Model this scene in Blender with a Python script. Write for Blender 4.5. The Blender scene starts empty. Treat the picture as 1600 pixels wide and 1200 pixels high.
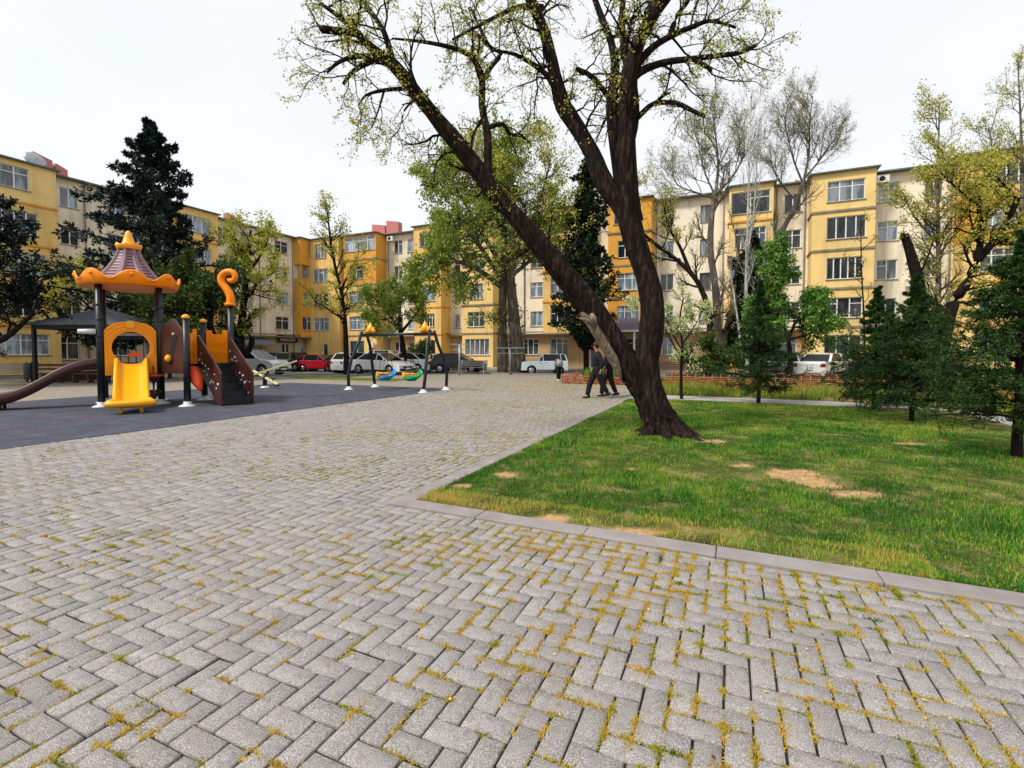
import bpy, bmesh, math, random
import numpy as np
from mathutils import Vector, Matrix
R_ = math.radians
sc = bpy.context.scene
# ------------------------------------------------------------------ camera
FPX, TH, PITCH, HC = 749.0, R_(24.4), R_(2.0), 1.5
cam_d = bpy.data.cameras.new('camera'); cam = bpy.data.objects.new('camera', cam_d)
sc.collection.objects.link(cam); sc.camera = cam
cam.location = (0, 0, HC)
cam.rotation_euler = (R_(90) - PITCH, 0, TH)
cam_d.lens = 36.0 * FPX / 1600; cam_d.sensor_width = 36.0
cam_d.shift_y = -23.8 / 1600
cam_d.clip_end = 1000; cam_d.clip_start = 0.05
# ------------------------------------------------------------------ world + sun
SUN_EL, SUN_AZ = R_(50), R_(217)          # azimuth measured from +Y towards +X, where the light comes from
w = bpy.data.worlds.new('World'); sc.world = w; w.use_nodes = True
nt = w.node_tree; nt.nodes.clear()
wo = nt.nodes.new('ShaderNodeOutputWorld')
sky = nt.nodes.new('ShaderNodeTexSky'); sky.sky_type = 'NISHITA'; sky.sun_disc = False
sky.sun_elevation = SUN_EL; sky.sun_rotation = SUN_AZ; sky.dust_density = 3.0; sky.air_density = 1.2
b1 = nt.nodes.new('ShaderNodeBackground'); b1.inputs[1].default_value = 0.12
nt.links.new(sky.outputs[0], b1.inputs[0])
b2 = nt.nodes.new('ShaderNodeBackground'); b2.inputs[1].default_value = .84
tc = nt.nodes.new('ShaderNodeTexCoord'); mp = nt.nodes.new('ShaderNodeMapping'); mp.inputs['Scale'].default_value = (1, 1, 2.5)
nz = nt.nodes.new('ShaderNodeTexNoise'); nz.inputs['Scale'].default_value = 1.6; nz.inputs['Detail'].default_value = 5
cr = nt.nodes.new('ShaderNodeValToRGB')
cr.color_ramp.elements[0].position = .3; cr.color_ramp.elements[0].color = (.90, .93, .98, 1)
cr.color_ramp.elements[1].position = .7; cr.color_ramp.elements[1].color = (.99, .995, 1.0, 1)
nt.links.new(tc.outputs['Generated'], mp.inputs[0]); nt.links.new(mp.outputs[0], nz.inputs[0])
nt.links.new(nz.outputs[0], cr.inputs[0]); nt.links.new(cr.outputs[0], b2.inputs[0])
mx = nt.nodes.new('ShaderNodeMixShader'); mx.inputs[0].default_value = .86
nt.links.new(b1.outputs[0], mx.inputs[1]); nt.links.new(b2.outputs[0], mx.inputs[2]); nt.links.new(mx.outputs[0], wo.inputs[0])
sd = bpy.data.lights.new('sun', 'SUN'); sd.energy = 2.8; sd.angle = R_(10); sd.color = (1, .95, .87)
so = bpy.data.objects.new('sun', sd); sc.collection.objects.link(so); so.location = (0, 0, 60)
sv = Vector((math.sin(SUN_AZ) * math.cos(SUN_EL), math.cos(SUN_AZ) * math.cos(SUN_EL), math.sin(SUN_EL)))
so.rotation_euler = (-sv).to_track_quat('-Z', 'Y').to_euler()
sc.view_settings.view_transform = 'Standard'; sc.view_settings.look = 'None'
sc.view_settings.exposure = 0.40; sc.view_settings.gamma = 1
# ------------------------------------------------------------------ picture -> place helpers
Rv = Vector((math.cos(TH), math.sin(TH), 0)); Fv = Vector((-math.sin(TH), math.cos(TH), 0)); Zv = Vector((0, 0, 1))
def ray(px, py):
    x = (px - 800) / FPX; y = -(py - 576.2) / FPX
    return Rv * x + (Fv * math.sin(PITCH) + Zv * math.cos(PITCH)) * y + (Fv * math.cos(PITCH) - Zv * math.sin(PITCH))
CAM = Vector((0, 0, HC))
def G(px, py, z=0.0):
    r = ray(px, py); return CAM + r * ((z - HC) / r.z)
def D(px, py, d):
    r = ray(px, py); return CAM + r * (d / r.dot(Fv))
def XY(X, Z):                       # camera lateral / forward metres -> world
    return Rv * X + Fv * Z
# ------------------------------------------------------------------ materials
def lin(c):
    return tuple((v / 12.92 if v <= .04045 else ((v + .055) / 1.055) ** 2.4) for v in c)
def H(s):
    s = s.lstrip('#'); return lin(tuple(int(s[i:i + 2], 16) / 255 for i in (0, 2, 4)))
class NT:
    def __init__(s, name):
        s.m = bpy.data.materials.new(name); s.m.use_nodes = True; s.t = s.m.node_tree
        s.b = s.t.nodes['Principled BSDF']; s.out = s.t.nodes['Material Output']
    def n(s, ty, **kw):
        o = s.t.nodes.new(ty)
        for k, v in kw.items():
            if hasattr(o, k): setattr(o, k, v)
            else: o.inputs[k.replace('_', ' ')].default_value = v
        return o
    def l(s, a, b): s.t.links.new(a, b)
    def pos(s, scale=(1, 1, 1)):
        g = s.n('ShaderNodeNewGeometry'); m = s.n('ShaderNodeMapping'); m.inputs['Scale'].default_value = scale
        s.l(g.outputs['Position'], m.inputs[0]); return m.outputs[0]
    def obj(s, scale=(1, 1, 1)):
        g = s.n('ShaderNodeTexCoord'); m = s.n('ShaderNodeMapping'); m.inputs['Scale'].default_value = scale
        s.l(g.outputs['Object'], m.inputs[0]); return m.outputs[0]
    def noise(s, vec, scale, detail=4, rough=.55):
        o = s.n('ShaderNodeTexNoise'); o.inputs['Scale'].default_value = scale
        o.inputs['Detail'].default_value = detail; o.inputs['Roughness'].default_value = rough
        s.l(vec, o.inputs[0]); return o.outputs[0]
    def ramp(s, fac, stops):
        o = s.n('ShaderNodeValToRGB'); e = o.color_ramp.elements
        while len(e) < len(stops): e.new(.5)
        for i, (p, c) in enumerate(stops):
            e[i].position = p; e[i].color = tuple(c)[:3] + (1,)
        s.l(fac, o.inputs[0]); return o.outputs[0]
    def mix(s, fac, a, b, mode='MIX'):
        o = s.n('ShaderNodeMix'); o.data_type = 'RGBA'; o.blend_type = mode
        for k, v in ((0, fac), (6, a), (7, b)):
            if hasattr(v, 'is_linked') or hasattr(v, 'links'): s.l(v, o.inputs[k])
            elif k == 0: o.inputs[0].default_value = v
            else: o.inputs[k].default_value = tuple(v)[:3] + (1,)
        return o.outputs[2]
    def math(s, op, a, b=0.0, c=None):
        o = s.n('ShaderNodeMath', operation=op)
        for k, v in enumerate((a, b) if c is None else (a, b, c)):
            if hasattr(v, 'links'): s.l(v, o.inputs[k])
            else: o.inputs[k].default_value = v
        return o.outputs[0]
    def bump(s, h, strength=.3, dist=.01):
        o = s.n('ShaderNodeBump'); o.inputs['Strength'].default_value = strength; o.inputs['Distance'].default_value = dist
        s.l(h, o.inputs['Height']); s.l(o.outputs[0], s.b.inputs['Normal'])
    def fin(s, col=None, rough=.7, metal=0, spec=.4):
        if col is not None:
            if hasattr(col, 'links'): s.l(col, s.b.inputs['Base Color'])
            else: s.b.inputs['Base Color'].default_value = tuple(col)[:3] + (1,)
        s.b.inputs['Roughness'].default_value = rough; s.b.inputs['Metallic'].default_value = metal
        s.b.inputs['Specular IOR Level'].default_value = spec
        return s.m
def sc3(c, k): return tuple(min(1, v * k) for v in c[:3])
def plain(name, col, rough=.6, var=.15, scale=6, bump=0, metal=0, spec=.4, fine=0):
    s = NT(name); v = s.obj()
    n = s.noise(v, scale, 5)
    c = s.ramp(n, [(.3, sc3(col, 1 - var)), (.7, sc3(col, 1 + var))])
    if fine:
        n2 = s.noise(v, scale * 14, 3); c = s.mix(s.ramp(n2, [(.4, (0, 0, 0)), (.7, (fine,) * 3)]), c, sc3(col, .5))
    if bump: s.bump(s.noise(v, scale * 5, 4), bump, .01)
    return s.fin(c, rough, metal, spec)
def leafmat(name, c1, c2, c3, trans=.35, pscale=.5):
    s = NT(name)
    a = s.n('ShaderNodeAttribute'); a.attribute_name = 'rnd'
    n = s.noise(s.pos(), pscale, 3)
    f = s.math('ADD', s.math('MULTIPLY', a.outputs['Fac'], .65), s.math('MULTIPLY', n, .45))
    c = s.ramp(f, [(.12, c1), (.5, c2), (.9, c3)])
    s.fin(c, .55, 0, .3)
    tr = s.n('ShaderNodeBsdfTranslucent'); s.l(s.mix(.5, c, sc3(c2, 1.6)), tr.inputs[0])
    mxx = s.n('ShaderNodeMixShader'); mxx.inputs[0].default_value = trans
    s.l(s.b.outputs[0], mxx.inputs[1]); s.l(tr.outputs[0], mxx.inputs[2]); s.l(mxx.outputs[0], s.out.inputs[0])
    return s.m
def plaster(name, col, stain=.55):
    s = NT(name); p = s.pos()
    n1 = s.noise(p, .35, 5, .6); n2 = s.noise(s.pos((2.2, 2.2, .22)), 1.0, 5, .6); n3 = s.noise(p, 9, 4)
    c = s.ramp(n1, [(.3, sc3(col, .76)), (.5, sc3(col, .98)), (.7, sc3(col, 1.12))])
    dirt = tuple(v * .5 + .03 for v in sc3(col, .7))
    c = s.mix(s.ramp(n2, [(.50, (0, 0, 0)), (.72, (stain,) * 3)]), c, dirt)
    c = s.mix(s.ramp(n3, [(.45, (0, 0, 0)), (.75, (.18,) * 3)]), c, sc3(col, .65))
    s.bump(n3, .25, .01)
    return s.fin(c, .85, 0, .2)
def bark(name, c1, c2, sc_=1.0, moss=None):
    s = NT(name); o = s.obj()
    n = s.noise(s.obj((1, 1, .22)), 14 * sc_, 6, .7); n2 = s.noise(o, 2.5, 4)
    vo = s.n('ShaderNodeTexVoronoi'); vo.feature = 'DISTANCE_TO_EDGE'; vo.inputs['Scale'].default_value = 9 * sc_
    s.l(s.obj((1, 1, .28)), vo.inputs[0])
    c = s.ramp(n, [(.32, sc3(c1, .6)), (.5, c1), (.72, c2)])
    c = s.mix(s.ramp(n2, [(.45, (0, 0, 0)), (.7, (.5,) * 3)]), c, sc3(c1, .7))
    if moss: c = s.mix(s.ramp(s.noise(o, 1.3, 5), [(.52, (0, 0, 0)), (.62, (.7,) * 3)]), c, moss)
    h = s.math('ADD', s.math('MULTIPLY', n, .6), s.math('MULTIPLY', vo.outputs[0], 1.4))
    s.bump(h, 1.0, .04 / sc_)
    return s.fin(c, .9, 0, .15)
M = {}
M['cream'] = plaster('cream_plaster', H('#eadfc8')); M['yellow'] = plaster('yellow_plaster', H('#e6c076'), .45)
M['yellow2'] = plaster('pale_yellow_plaster', H('#e9c984'), .25); M['orange'] = plaster('orange_plaster', H('#dda043'), .3); M['stone'] = plaster('brown_stone', H('#bb9a74'), .3)
M['greyplaster'] = plaster('grey_plaster', H('#b7a88d'))
M['ledge'] = plaster('ledge_concrete', H('#8d8272'))
M['roofgreen'] = plain('green_roof_sheet', H('#5a635b'), .5, .2, 2)
M['pink'] = plain('pink_chimney_paint', H('#b9706c'), .8, .12, 3)
M['wframe'] = plain('white_window_frame', H('#dedfdc'), .45, .06, 4)
M['wbrown'] = plain('brown_window_frame', H('#5d4434'), .5, .1, 4)
def glass(name, c, c2):
    s = NT(name)
    n = s.noise(s.pos((1.3, 1.3, .35)), 1.7, 2)
    wv = s.n('ShaderNodeTexWave'); wv.inputs['Scale'].default_value = 5; wv.inputs['Distortion'].default_value = 1.5
    s.l(s.pos((1, 1, .02)), wv.inputs[0])
    cc = s.mix(s.math('MULTIPLY', wv.outputs['Fac'], .5), c, c2)
    cc = s.mix(s.ramp(n, [(.4, (0, 0, 0)), (.55, (1, 1, 1))]), cc, sc3(c, .5))
    return s.fin(cc, .08, 0, .6)
M['g0'] = glass('dark_glass', H('#2a2f35'), H('#4a5056')); M['g1'] = glass('curtained_glass', H('#6f7a82'), H('#a9b0b4'))
M['g2'] = glass('pale_glass', H('#8fa3b4'), H('#c8d3dc')); M['g3'] = glass('green_glass', H('#39484a'), H('#6d7f7c'))
M['cargl'] = NT('car_glass').fin(H('#0c0f12'), .12, 0, .3)
M['black'] = plain('black_metal', H('#17191d'), .45, .15, 6); M['dark'] = plain('dark_slot', (.008, .008, .009), .8, 0)
M['postblk'] = plain('black_powder_coat', H('#171b22'), .4, .12, 5, .05)
M['white'] = plain('white_plastic', H('#dcdcd8'), .5, .06, 6); M['metal'] = plain('grey_metal', H('#9aa0a4'), .4, .12, 8, 0, .5)
M['plate'] = plain('pale_base_plate', H('#c9ccd0'), .5, .1, 10)
M['plYellow'] = plain('yellow_plastic', H('#f2a70c'), .35, .05, 3, .03, 0, .5)
M['plSlide'] = plain('slide_yellow_plastic', H('#f6a90a'), .3, .05, 4, .03, 0, .5)
M['plOrange'] = plain('orange_plastic', H('#fb8c00'), .4, .06, 3, .03, 0, .3)
M['plArch'] = plain('amber_plastic', H('#fb9c08'), .4, .06, 3, .03, 0, .3); M['plBrown'] = plain('brown_plastic', H('#42201c'), .35, .1, 4, .03, 0, .5)
M['plMauve'] = plain('mauve_plastic', H('#80656f'), .45, .1, 6, .03)
M['plRed'] = plain('red_orange_plastic', H('#d8451a'), .4, .08, 5)
M['plBlue'] = plain('blue_plastic', H('#1f8fd0'), .35, .05, 5); M['plGreen'] = plain('green_plastic', H('#12a05c'), .35, .05, 5)
M['cream_bar'] = plain('cream_painted_bar', H('#cfcf9a'), .45, .08, 6)
M['plPostGreen'] = plain('dark_green_metal', H('#3b4740'), .5, .1, 5); M['wood'] = plain('dark_bench_wood', H('#4b342c'), .6, .25, 9, .1); M['benchgrey'] = plain('grey_bench_slats', H('#6f6a6a'), .6, .2, 9, .1)
M['slate'] = plain('grey_roof_sheet', H('#6d7076'), .5, .15, 5); M['tyre'] = plain('tyre_rubber', H('#141414'), .8, .1, 8)
M['rim'] = plain('alloy_rim', H('#a5a9ad'), .3, .05, 8, 0, .7); M['lamp'] = NT('headlamp').fin(H('#d8dde0'), .1, .2, .7)
M['tail'] = NT('tail_lamp').fin(H('#9c1410'), .15, 0, .6)
# ------------------------------------------------------------------ mesh tools
def link(o): sc.collection.objects.link(o); return o
def tag(o, label=None, cat=None, group=None, kind=None):
    for k, v in (('label', label), ('category', cat), ('group', group), ('kind', kind)):
        if v: o[k] = v
    return o
def thing(name, label, cat, loc=(0, 0, 0), rz=0.0, group=None):
    o = link(bpy.data.objects.new(name, None)); o.location = loc; o.rotation_euler = (0, 0, rz); o.empty_display_size = .2
    return tag(o, label, cat, group)
class MB:
    def __init__(s, X=None): s.v = []; s.f = []; s.sm = []; s.X = X
    def add(s, vs, fs, smooth=False):
        b = len(s.v)
        for p in vs:
            p = Vector(p)
            s.v.append(tuple(s.X @ p) if s.X is not None else tuple(p))
        for f in fs: s.f.append(tuple(b + i for i in f)); s.sm.append(smooth)
        return s
    def box(s, x0, x1, y0, y1, z0, z1, taper=1.0):
        cx, cy = (x0 + x1) / 2, (y0 + y1) / 2
        T = lambda x, y: (cx + (x - cx) * taper, cy + (y - cy) * taper)
        v = [(x0, y0, z0), (x1, y0, z0), (x1, y1, z0), (x0, y1, z0)] + [T(x, y) + (z1,) for x, y in ((x0, y0), (x1, y0), (x1, y1), (x0, y1))]
        return s.add(v, [(3, 2, 1, 0), (4, 5, 6, 7), (0, 1, 5, 4), (1, 2, 6, 5), (2, 3, 7, 6), (3, 0, 4, 7)])
    def obox(s, a, b, wid, hgt, up=(0, 0, 1)):           # bar from a to b
        a, b = Vector(a), Vector(b); d = (b - a).normalized(); u = Vector(up)
        if abs(d.dot(u)) > .99: u = Vector((1, 0, 0))
        x = d.cross(u).normalized(); y = x.cross(d).normalized()
        vs = []
        for c in (a, b):
            for i, j in ((-1, -1), (1, -1), (1, 1), (-1, 1)): vs.append(c + x * i * wid / 2 + y * j * hgt / 2)
        return s.add(vs, [(3, 2, 1, 0), (4, 5, 6, 7), (0, 1, 5, 4), (1, 2, 6, 5), (2, 3, 7, 6), (3, 0, 4, 7)])
    def tube(s, pts, rad, n=8, caps=True, smooth=True, lump=0, rng=None):
        pts = [Vector(p) for p in pts]
        if not hasattr(rad, '__len__'): rad = [rad] * len(pts)
        prev = None; vs = []
        for i, p in enumerate(pts):
            t = (pts[min(i + 1, len(pts) - 1)] - pts[max(i - 1, 0)])
            t = t.normalized() if t.length > 1e-9 else Vector((0, 0, 1))
            if prev is None:
                u = Vector((1, 0, 0)) if abs(t.x) < .8 else Vector((0, 1, 0)); x = t.cross(u).normalized()
            else:
                x = (prev - t * prev.dot(t)); x = x.normalized() if x.length > 1e-6 else t.orthogonal().normalized()
            prev = x; y = t.cross(x)
            for k in range(n):
                a = 2 * math.pi * k / n; r = rad[i]
                if lump and rng: r *= 1 + rng.uniform(-lump, lump)
                vs.append(p + (x * math.cos(a) + y * math.sin(a)) * r)
        fs = []
        for i in range(len(pts) - 1):
            for k in range(n):
                k2 = (k + 1) % n; fs.append((i * n + k, i * n + k2, (i + 1) * n + k2, (i + 1) * n + k))
        if caps:
            fs.append(tuple(reversed(range(n)))); fs.append(tuple((len(pts) - 1) * n + k for k in range(n)))
        return s.add(vs, fs, smooth)
    def lathe(s, prof, c=(0, 0, 0), n=16, smooth=True, a0=0.0, a1=2 * math.pi, rot=0.0):
        full = abs(a1 - a0 - 2 * math.pi) < 1e-6; m = n if full else n + 1; vs = []
        for r, z in prof:
            for k in range(m):
                a = rot + a0 + (a1 - a0) * k / n; vs.append((c[0] + r * math.cos(a), c[1] + r * math.sin(a), c[2] + z))
        fs = []
        for i in range(len(prof) - 1):
            for k in range(n):
                k2 = (k + 1) % m if full else k + 1; fs.append((i * m + k, i * m + k2, (i + 1) * m + k2, (i + 1) * m + k))
        if full and prof[0][0] > 1e-4: fs.append(tuple(reversed(range(m))))
        if full and prof[-1][0] > 1e-4: fs.append(tuple((len(prof) - 1) * m + k for k in range(m)))
        return s.add(vs, fs, smooth)
    def prism(s, poly, f0, f1, smooth=False):            # poly: 2-D pts; f0/f1 map (u,v)->3D for the two sides
        n = len(poly); vs = [f0(*p) for p in poly] + [f1(*p) for p in poly]
        fs = [tuple(reversed(range(n))), tuple(range(n, 2 * n))] + [(i, (i + 1) % n, n + (i + 1) % n, n + i) for i in range(n)]
        return s.add(vs, fs, smooth)
    def build(s, name, mat, parent=None, world=False, bevel=0, label=None):
        me = bpy.data.meshes.new(name); vs = s.v
        if world and parent is not None:
            L = parent.location; vs = [(x - L.x, y - L.y, z - L.z) for x, y, z in vs]
        me.from_pydata(vs, [], s.f); me.materials.append(mat)
        me.polygons.foreach_set('use_smooth', s.sm); me.validate(); me.update()
        bm = bmesh.new(); bm.from_mesh(me); bmesh.ops.recalc_face_normals(bm, faces=bm.faces); bm.to_mesh(me); bm.free()
        o = link(bpy.data.objects.new(name, me))
        if parent is not None: o.parent = parent
        if bevel:
            md = o.modifiers.new('bevel', 'BEVEL'); md.width = bevel; md.segments = 2; md.limit_method = 'ANGLE'; md.angle_limit = R_(35)
        if label: o['label'] = label
        return o
def np_mesh(name, mat, V, F, parent=None, rnd=None, smooth=False):   # V (n,3)  F (m,k)
    me = bpy.data.meshes.new(name); V = np.asarray(V, np.float32); F = np.asarray(F, np.int32); m, k = F.shape
    me.vertices.add(len(V)); me.vertices.foreach_set('co', V.ravel())
    me.loops.add(m * k); me.loops.foreach_set('vertex_index', F.ravel())
    me.polygons.add(m); me.polygons.foreach_set('loop_start', np.arange(0, m * k, k, dtype=np.int32))
    me.polygons.foreach_set('loop_total', np.full(m, k, np.int32))
    if smooth: me.polygons.foreach_set('use_smooth', np.ones(m, bool))
    if rnd is not None:
        a = me.attributes.new('rnd', 'FLOAT', 'POINT'); a.data.foreach_set('value', np.asarray(rnd, np.float32))
    me.materials.append(mat); me.update(calc_edges=True)
    o = link(bpy.data.objects.new(name, me))
    if parent is not None: o.parent = parent
    return o
def vnoise(x, y, f, seed=0):
    x = x * f + seed * 17.3; y = y * f - seed * 9.1
    xi = np.floor(x); yi = np.floor(y); u = x - xi; v = y - yi; u = u * u * (3 - 2 * u); v = v * v * (3 - 2 * v)
    h = lambda a, b: np.modf(np.abs(np.sin(a * 127.1 + b * 311.7 + seed) * 43758.5453))[0]
    return (h(xi, yi) * (1 - u) + h(xi + 1, yi) * u) * (1 - v) + (h(xi, yi + 1) * (1 - u) + h(xi + 1, yi + 1) * u) * v
def fbm(x, y, f, seed=0): return (vnoise(x, y, f, seed) + .5 * vnoise(x, y, f * 2.1, seed + 1) + .25 * vnoise(x, y, f * 4.3, seed + 2)) / 1.75
def copy_tree(o, parent=None):
    c = o.copy(); link(c); c.parent = parent
    for ch in list(o.children): copy_tree(ch, c)
    return c
# ================================================================== THE GROUND
rs = np.random.RandomState(4)
KX, KY = -3.07, 3.75                    # outer corner of the kerb round the lawn
def sheet(name, pts, z, mat, kind='structure', thick=0):
    mb = MB(); n = len(pts)
    if thick: mb.prism([(p[0], p[1]) for p in pts], lambda a, b: (a, b, z - thick), lambda a, b: (a, b, z))
    else: mb.add([(p[0], p[1], z) for p in pts], [tuple(range(n))])
    return tag(mb.build(name, mat), kind=kind)
s = NT('earth'); c = s.ramp(s.noise(s.pos(), .6, 6), [(.3, H('#5c4a35')), (.6, H('#857355')), (.8, H('#5d6a35'))]); s.bump(s.noise(s.pos(), 8, 5), .5, .03)
M['earth'] = s.fin(c, .95, 0, .1)
sheet('ground', [(-400, -60), (400, -60), (400, 500), (-400, 500)], -.06, M['earth'])
# --- far paving (shader bricks too small to see), near paving is real blocks
s = NT('far_paving'); p = s.pos()
br = s.n('ShaderNodeTexBrick'); br.inputs['Scale'].default_value = 1; br.inputs['Brick Width'].default_value = .22; br.inputs['Row Height'].default_value = .11
br.inputs['Mortar Size'].default_value = .008; br.inputs['Color1'].default_value = H('#958e86') + (1,); br.inputs['Color2'].default_value = H('#867f78') + (1,)
br.inputs['Mortar'].default_value = H('#6a6350') + (1,); s.l(p, br.inputs[0])
c = s.mix(s.ramp(s.noise(p, .5, 5), [(.4, (0, 0, 0)), (.7, (.4,) * 3)]), br.outputs[0], H('#998a68'))
M['farpave'] = s.fin(c, .9, 0, .15)
sheet('plaza_paving', [(-34, -8), (30, -8), (30, 29.3), (-21, 29.3), (-21, 21), (-34, 21)], -.016, M['farpave'])
# --- herringbone blocks
U = .108
x0, x1, y0, y1 = -11, 4.5, .4, 23.5
I = np.arange(int(x0 / U), int(x1 / U)); J = np.arange(int(y0 / U), int(y1 / U))
ii, jj = np.meshgrid(I, J, indexing='ij'); ii = ii.ravel(); jj = jj.ravel(); k = (ii - jj) % 4
cx, cy, hx, hy = [], [], [], []
mH = k == 0; mV = k == 3
cx = np.concatenate([(ii[mH] + 1) * U, (ii[mV] + .5) * U]); cy = np.concatenate([(jj[mH] + .5) * U, (jj[mV] + 1) * U])
hx = np.concatenate([np.full(mH.sum(), U), np.full(mV.sum(), U / 2)]); hy = np.concatenate([np.full(mH.sum(), U / 2), np.full(mV.sum(), U)])
def in_plaza(x, y, m=0.0):
    lawnblk = (x > KX - m) & (y > KY - m)
    mat_ = (x < -10.2 + m) & (y < 16.8 + m)
    return ~lawnblk & ~mat_
lat = cx * Rv.x + cy * Rv.y; dep = cx * Fv.x + cy * Fv.y
vis = (dep > .8) & (np.abs(lat) < dep * 1.12 + .5)
# clip blocks at the borders instead of dropping them
bx0, bx1, by0, by1 = cx - hx, cx + hx, cy - hy, cy + hy
c_in = in_plaza(cx, cy) | in_plaza(bx0 + .01, by0 + .01) | in_plaza(cx - hx * .9, cy) | in_plaza(cx, cy - hy * .9) | in_plaza(cx + hx * .9, cy) | in_plaza(cx, cy + hy * .9)
keep = vis & c_in
bx0, bx1, by0, by1 = bx0[keep], bx1[keep], by0[keep], by1[keep]
rgt = bx0 > KX - .001; low = by0 < KY - .001
by1 = np.where(rgt & low, np.minimum(by1, KY), by1); bx1 = np.where(~rgt & ((by0 + by1) / 2 > KY), np.minimum(bx1, KX), bx1)
bx0 = np.where(((by0 + by1) / 2 < 16.8) & ((bx0 + bx1) / 2 > -10.3), np.maximum(bx0, -10.2), bx0)
ok = (bx1 - bx0 > .014) & (by1 - by0 > .014) & ((bx0 + bx1) / 2 > -10.25) | (((by0 + by1) / 2 > 16.8) & (bx1 - bx0 > .03))
ok &= ~(((bx0 + bx1) / 2 > KX) & ((by0 + by1) / 2 > KY))
bx0, bx1, by0, by1 = bx0[ok], bx1[ok], by0[ok], by1[ok]; n = len(bx0)
g = .0050; bv = .0045
z = rs.normal(0, .0010, n) + .003 * (fbm((bx0 + bx1) / 2, (by0 + by1) / 2, .8, 3) - .5) - np.where(rs.rand(n) < .04, .006, 0) + np.where(rs.rand(n) < .03, .003, 0); tl = rs.normal(0, .0013, (n, 2))
jx = rs.normal(0, .0009, n); jy = rs.normal(0, .0009, n)
V = np.zeros((n, 12, 3), np.float32)
for lv, (ins, dz) in enumerate(((g, -.03), (g, -bv), (g + bv, 0))):
    for q, (sx, sy) in enumerate(((0, 0), (1, 0), (1, 1), (0, 1))):
        V[:, lv * 4 + q, 0] = np.where(sx, bx1 - ins, bx0 + ins) + jx; V[:, lv * 4 + q, 1] = np.where(sy, by1 - ins, by0 + ins) + jy
        V[:, lv * 4 + q, 2] = z + dz + (tl[:, 0] * (sx * 2 - 1) + tl[:, 1] * (sy * 2 - 1) if lv else 0)
fq = [(8, 9, 10, 11)]
for lv in (0, 4):
    for q in range(4): fq.append((lv + q, lv + (q + 1) % 4, lv + 4 + (q + 1) % 4, lv + 4 + q))
F = (np.array(fq)[None] + (np.arange(n) * 12)[:, None, None]).reshape(-1, 4)
s = NT('paving_block'); p = s.pos()
a = s.n('ShaderNodeAttribute'); a.attribute_name = 'rnd'
c = s.ramp(a.outputs['Fac'], [(0, H('#85807f')), (.5, H('#8f8a89')), (1, H('#999493'))])
big = s.noise(p, .7, 5, .6); c = s.mix(s.ramp(big, [(.35, (0, 0, 0)), (.7, (.5,) * 3)]), c, H('#988f89'))
fine = s.noise(p, 260, 3, .7); c = s.mix(s.ramp(fine, [(.38, (.8,) * 3), (.5, (0, 0, 0))]), c, H('#4a4645'))
c = s.mix(s.ramp(fine, [(.55, (0, 0, 0)), (.64, (.8,) * 3)]), c, H('#dcd8d5'))
md = s.noise(p, 22, 5, .65); c = s.mix(s.ramp(md, [(.48, (0, 0, 0)), (.72, (.5,) * 3)]), c, H('#68625f'))
st_ = s.noise(p, 1.9, 6, .75); c = s.mix(s.ramp(st_, [(.56, (0, 0, 0)), (.70, (.55,) * 3)]), c, H('#5c554f')); spots = s.noise(p, 3.2, 3); c = s.mix(s.ramp(spots, [(.68, (0, 0, 0)), (.74, (.35,) * 3)]), c, H('#c4beb9'))
s.bump(s.math('ADD', fine, s.math('MULTIPLY', md, 1.5)), .5, .004); M['paver'] = s.fin(c, .82, 0, .25)
tag(np_mesh('paving_blocks', M['paver'], V.reshape(-1, 3), F, rnd=np.repeat(rs.rand(n), 12)), kind='structure')
blocks = (bx0, bx1, by0, by1)
s = NT('joint_soil'); c = s.ramp(s.noise(s.pos(), 9, 5), [(.35, H('#24211f')), (.6, H('#3b352e')), (.75, H('#5a5134'))]); M['joint'] = s.fin(c, .95, 0, .1)
sheet('joint_soil', [(-10.2, .2), (6, .2), (6, KY), (KX, KY), (KX, 23.4), (-11, 23.4), (-11, 16.8), (-10.2, 16.8)], -.0125, M['joint'])
# --- kerb stones round the lawn
s = NT('kerb_concrete'); p = s.pos(); c = s.ramp(s.noise(p, 3, 6, .6), [(.3, H('#7f7775')), (.7, H('#989190'))])
c = s.mix(s.ramp(s.noise(p, 150, 3), [(.5, (0, 0, 0)), (.7, (.3,) * 3)]), c, H('#5f5a57')); s.bump(s.noise(p, 90, 4), .4, .004); M['kerb'] = s.fin(c, .85, 0, .2)
mb = MB(); KW = .21; kr = random.Random(3)
def stone(a0, a1, b0, b1):
    dz = kr.uniform(-.004, .004); mb.box(a0 + .003, a1 - .003, b0 + .003, b1 - .003, -.05, .014 + dz * .6)
yy = KY + KW
while yy < 17.1: stone(KX, KX + KW, yy, min(yy + 1, 17.2)); yy += 1.0
xx = KX
while xx < 8: stone(xx, xx + 1, KY, KY + KW); xx += 1.0
tag(mb.build('kerb', M['kerb'], bevel=.006), kind='structure')
# --- path behind the lawn, curving round its far right corner
lo = [(KX + KW, 15.3), (.8, 15.35), (2.7, 15.2), (3.8, 14.5), (4.4, 13.2), (4.6, 11), (4.75, 8), (5, 0)]
up = [(7.2, 0), (6.9, 8), (6.7, 11), (6.3, 13.8), (5.6, 15.7), (4.2, 16.8), (2.2, 17.15), (KX + KW, 17.2)]
M['path'] = plain('pale_concrete_path', H('#a09c98'), .85, .12, 2, .2, fine=.4)
sheet('path', lo + up, .012, M['path'], thick=.05)
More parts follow.
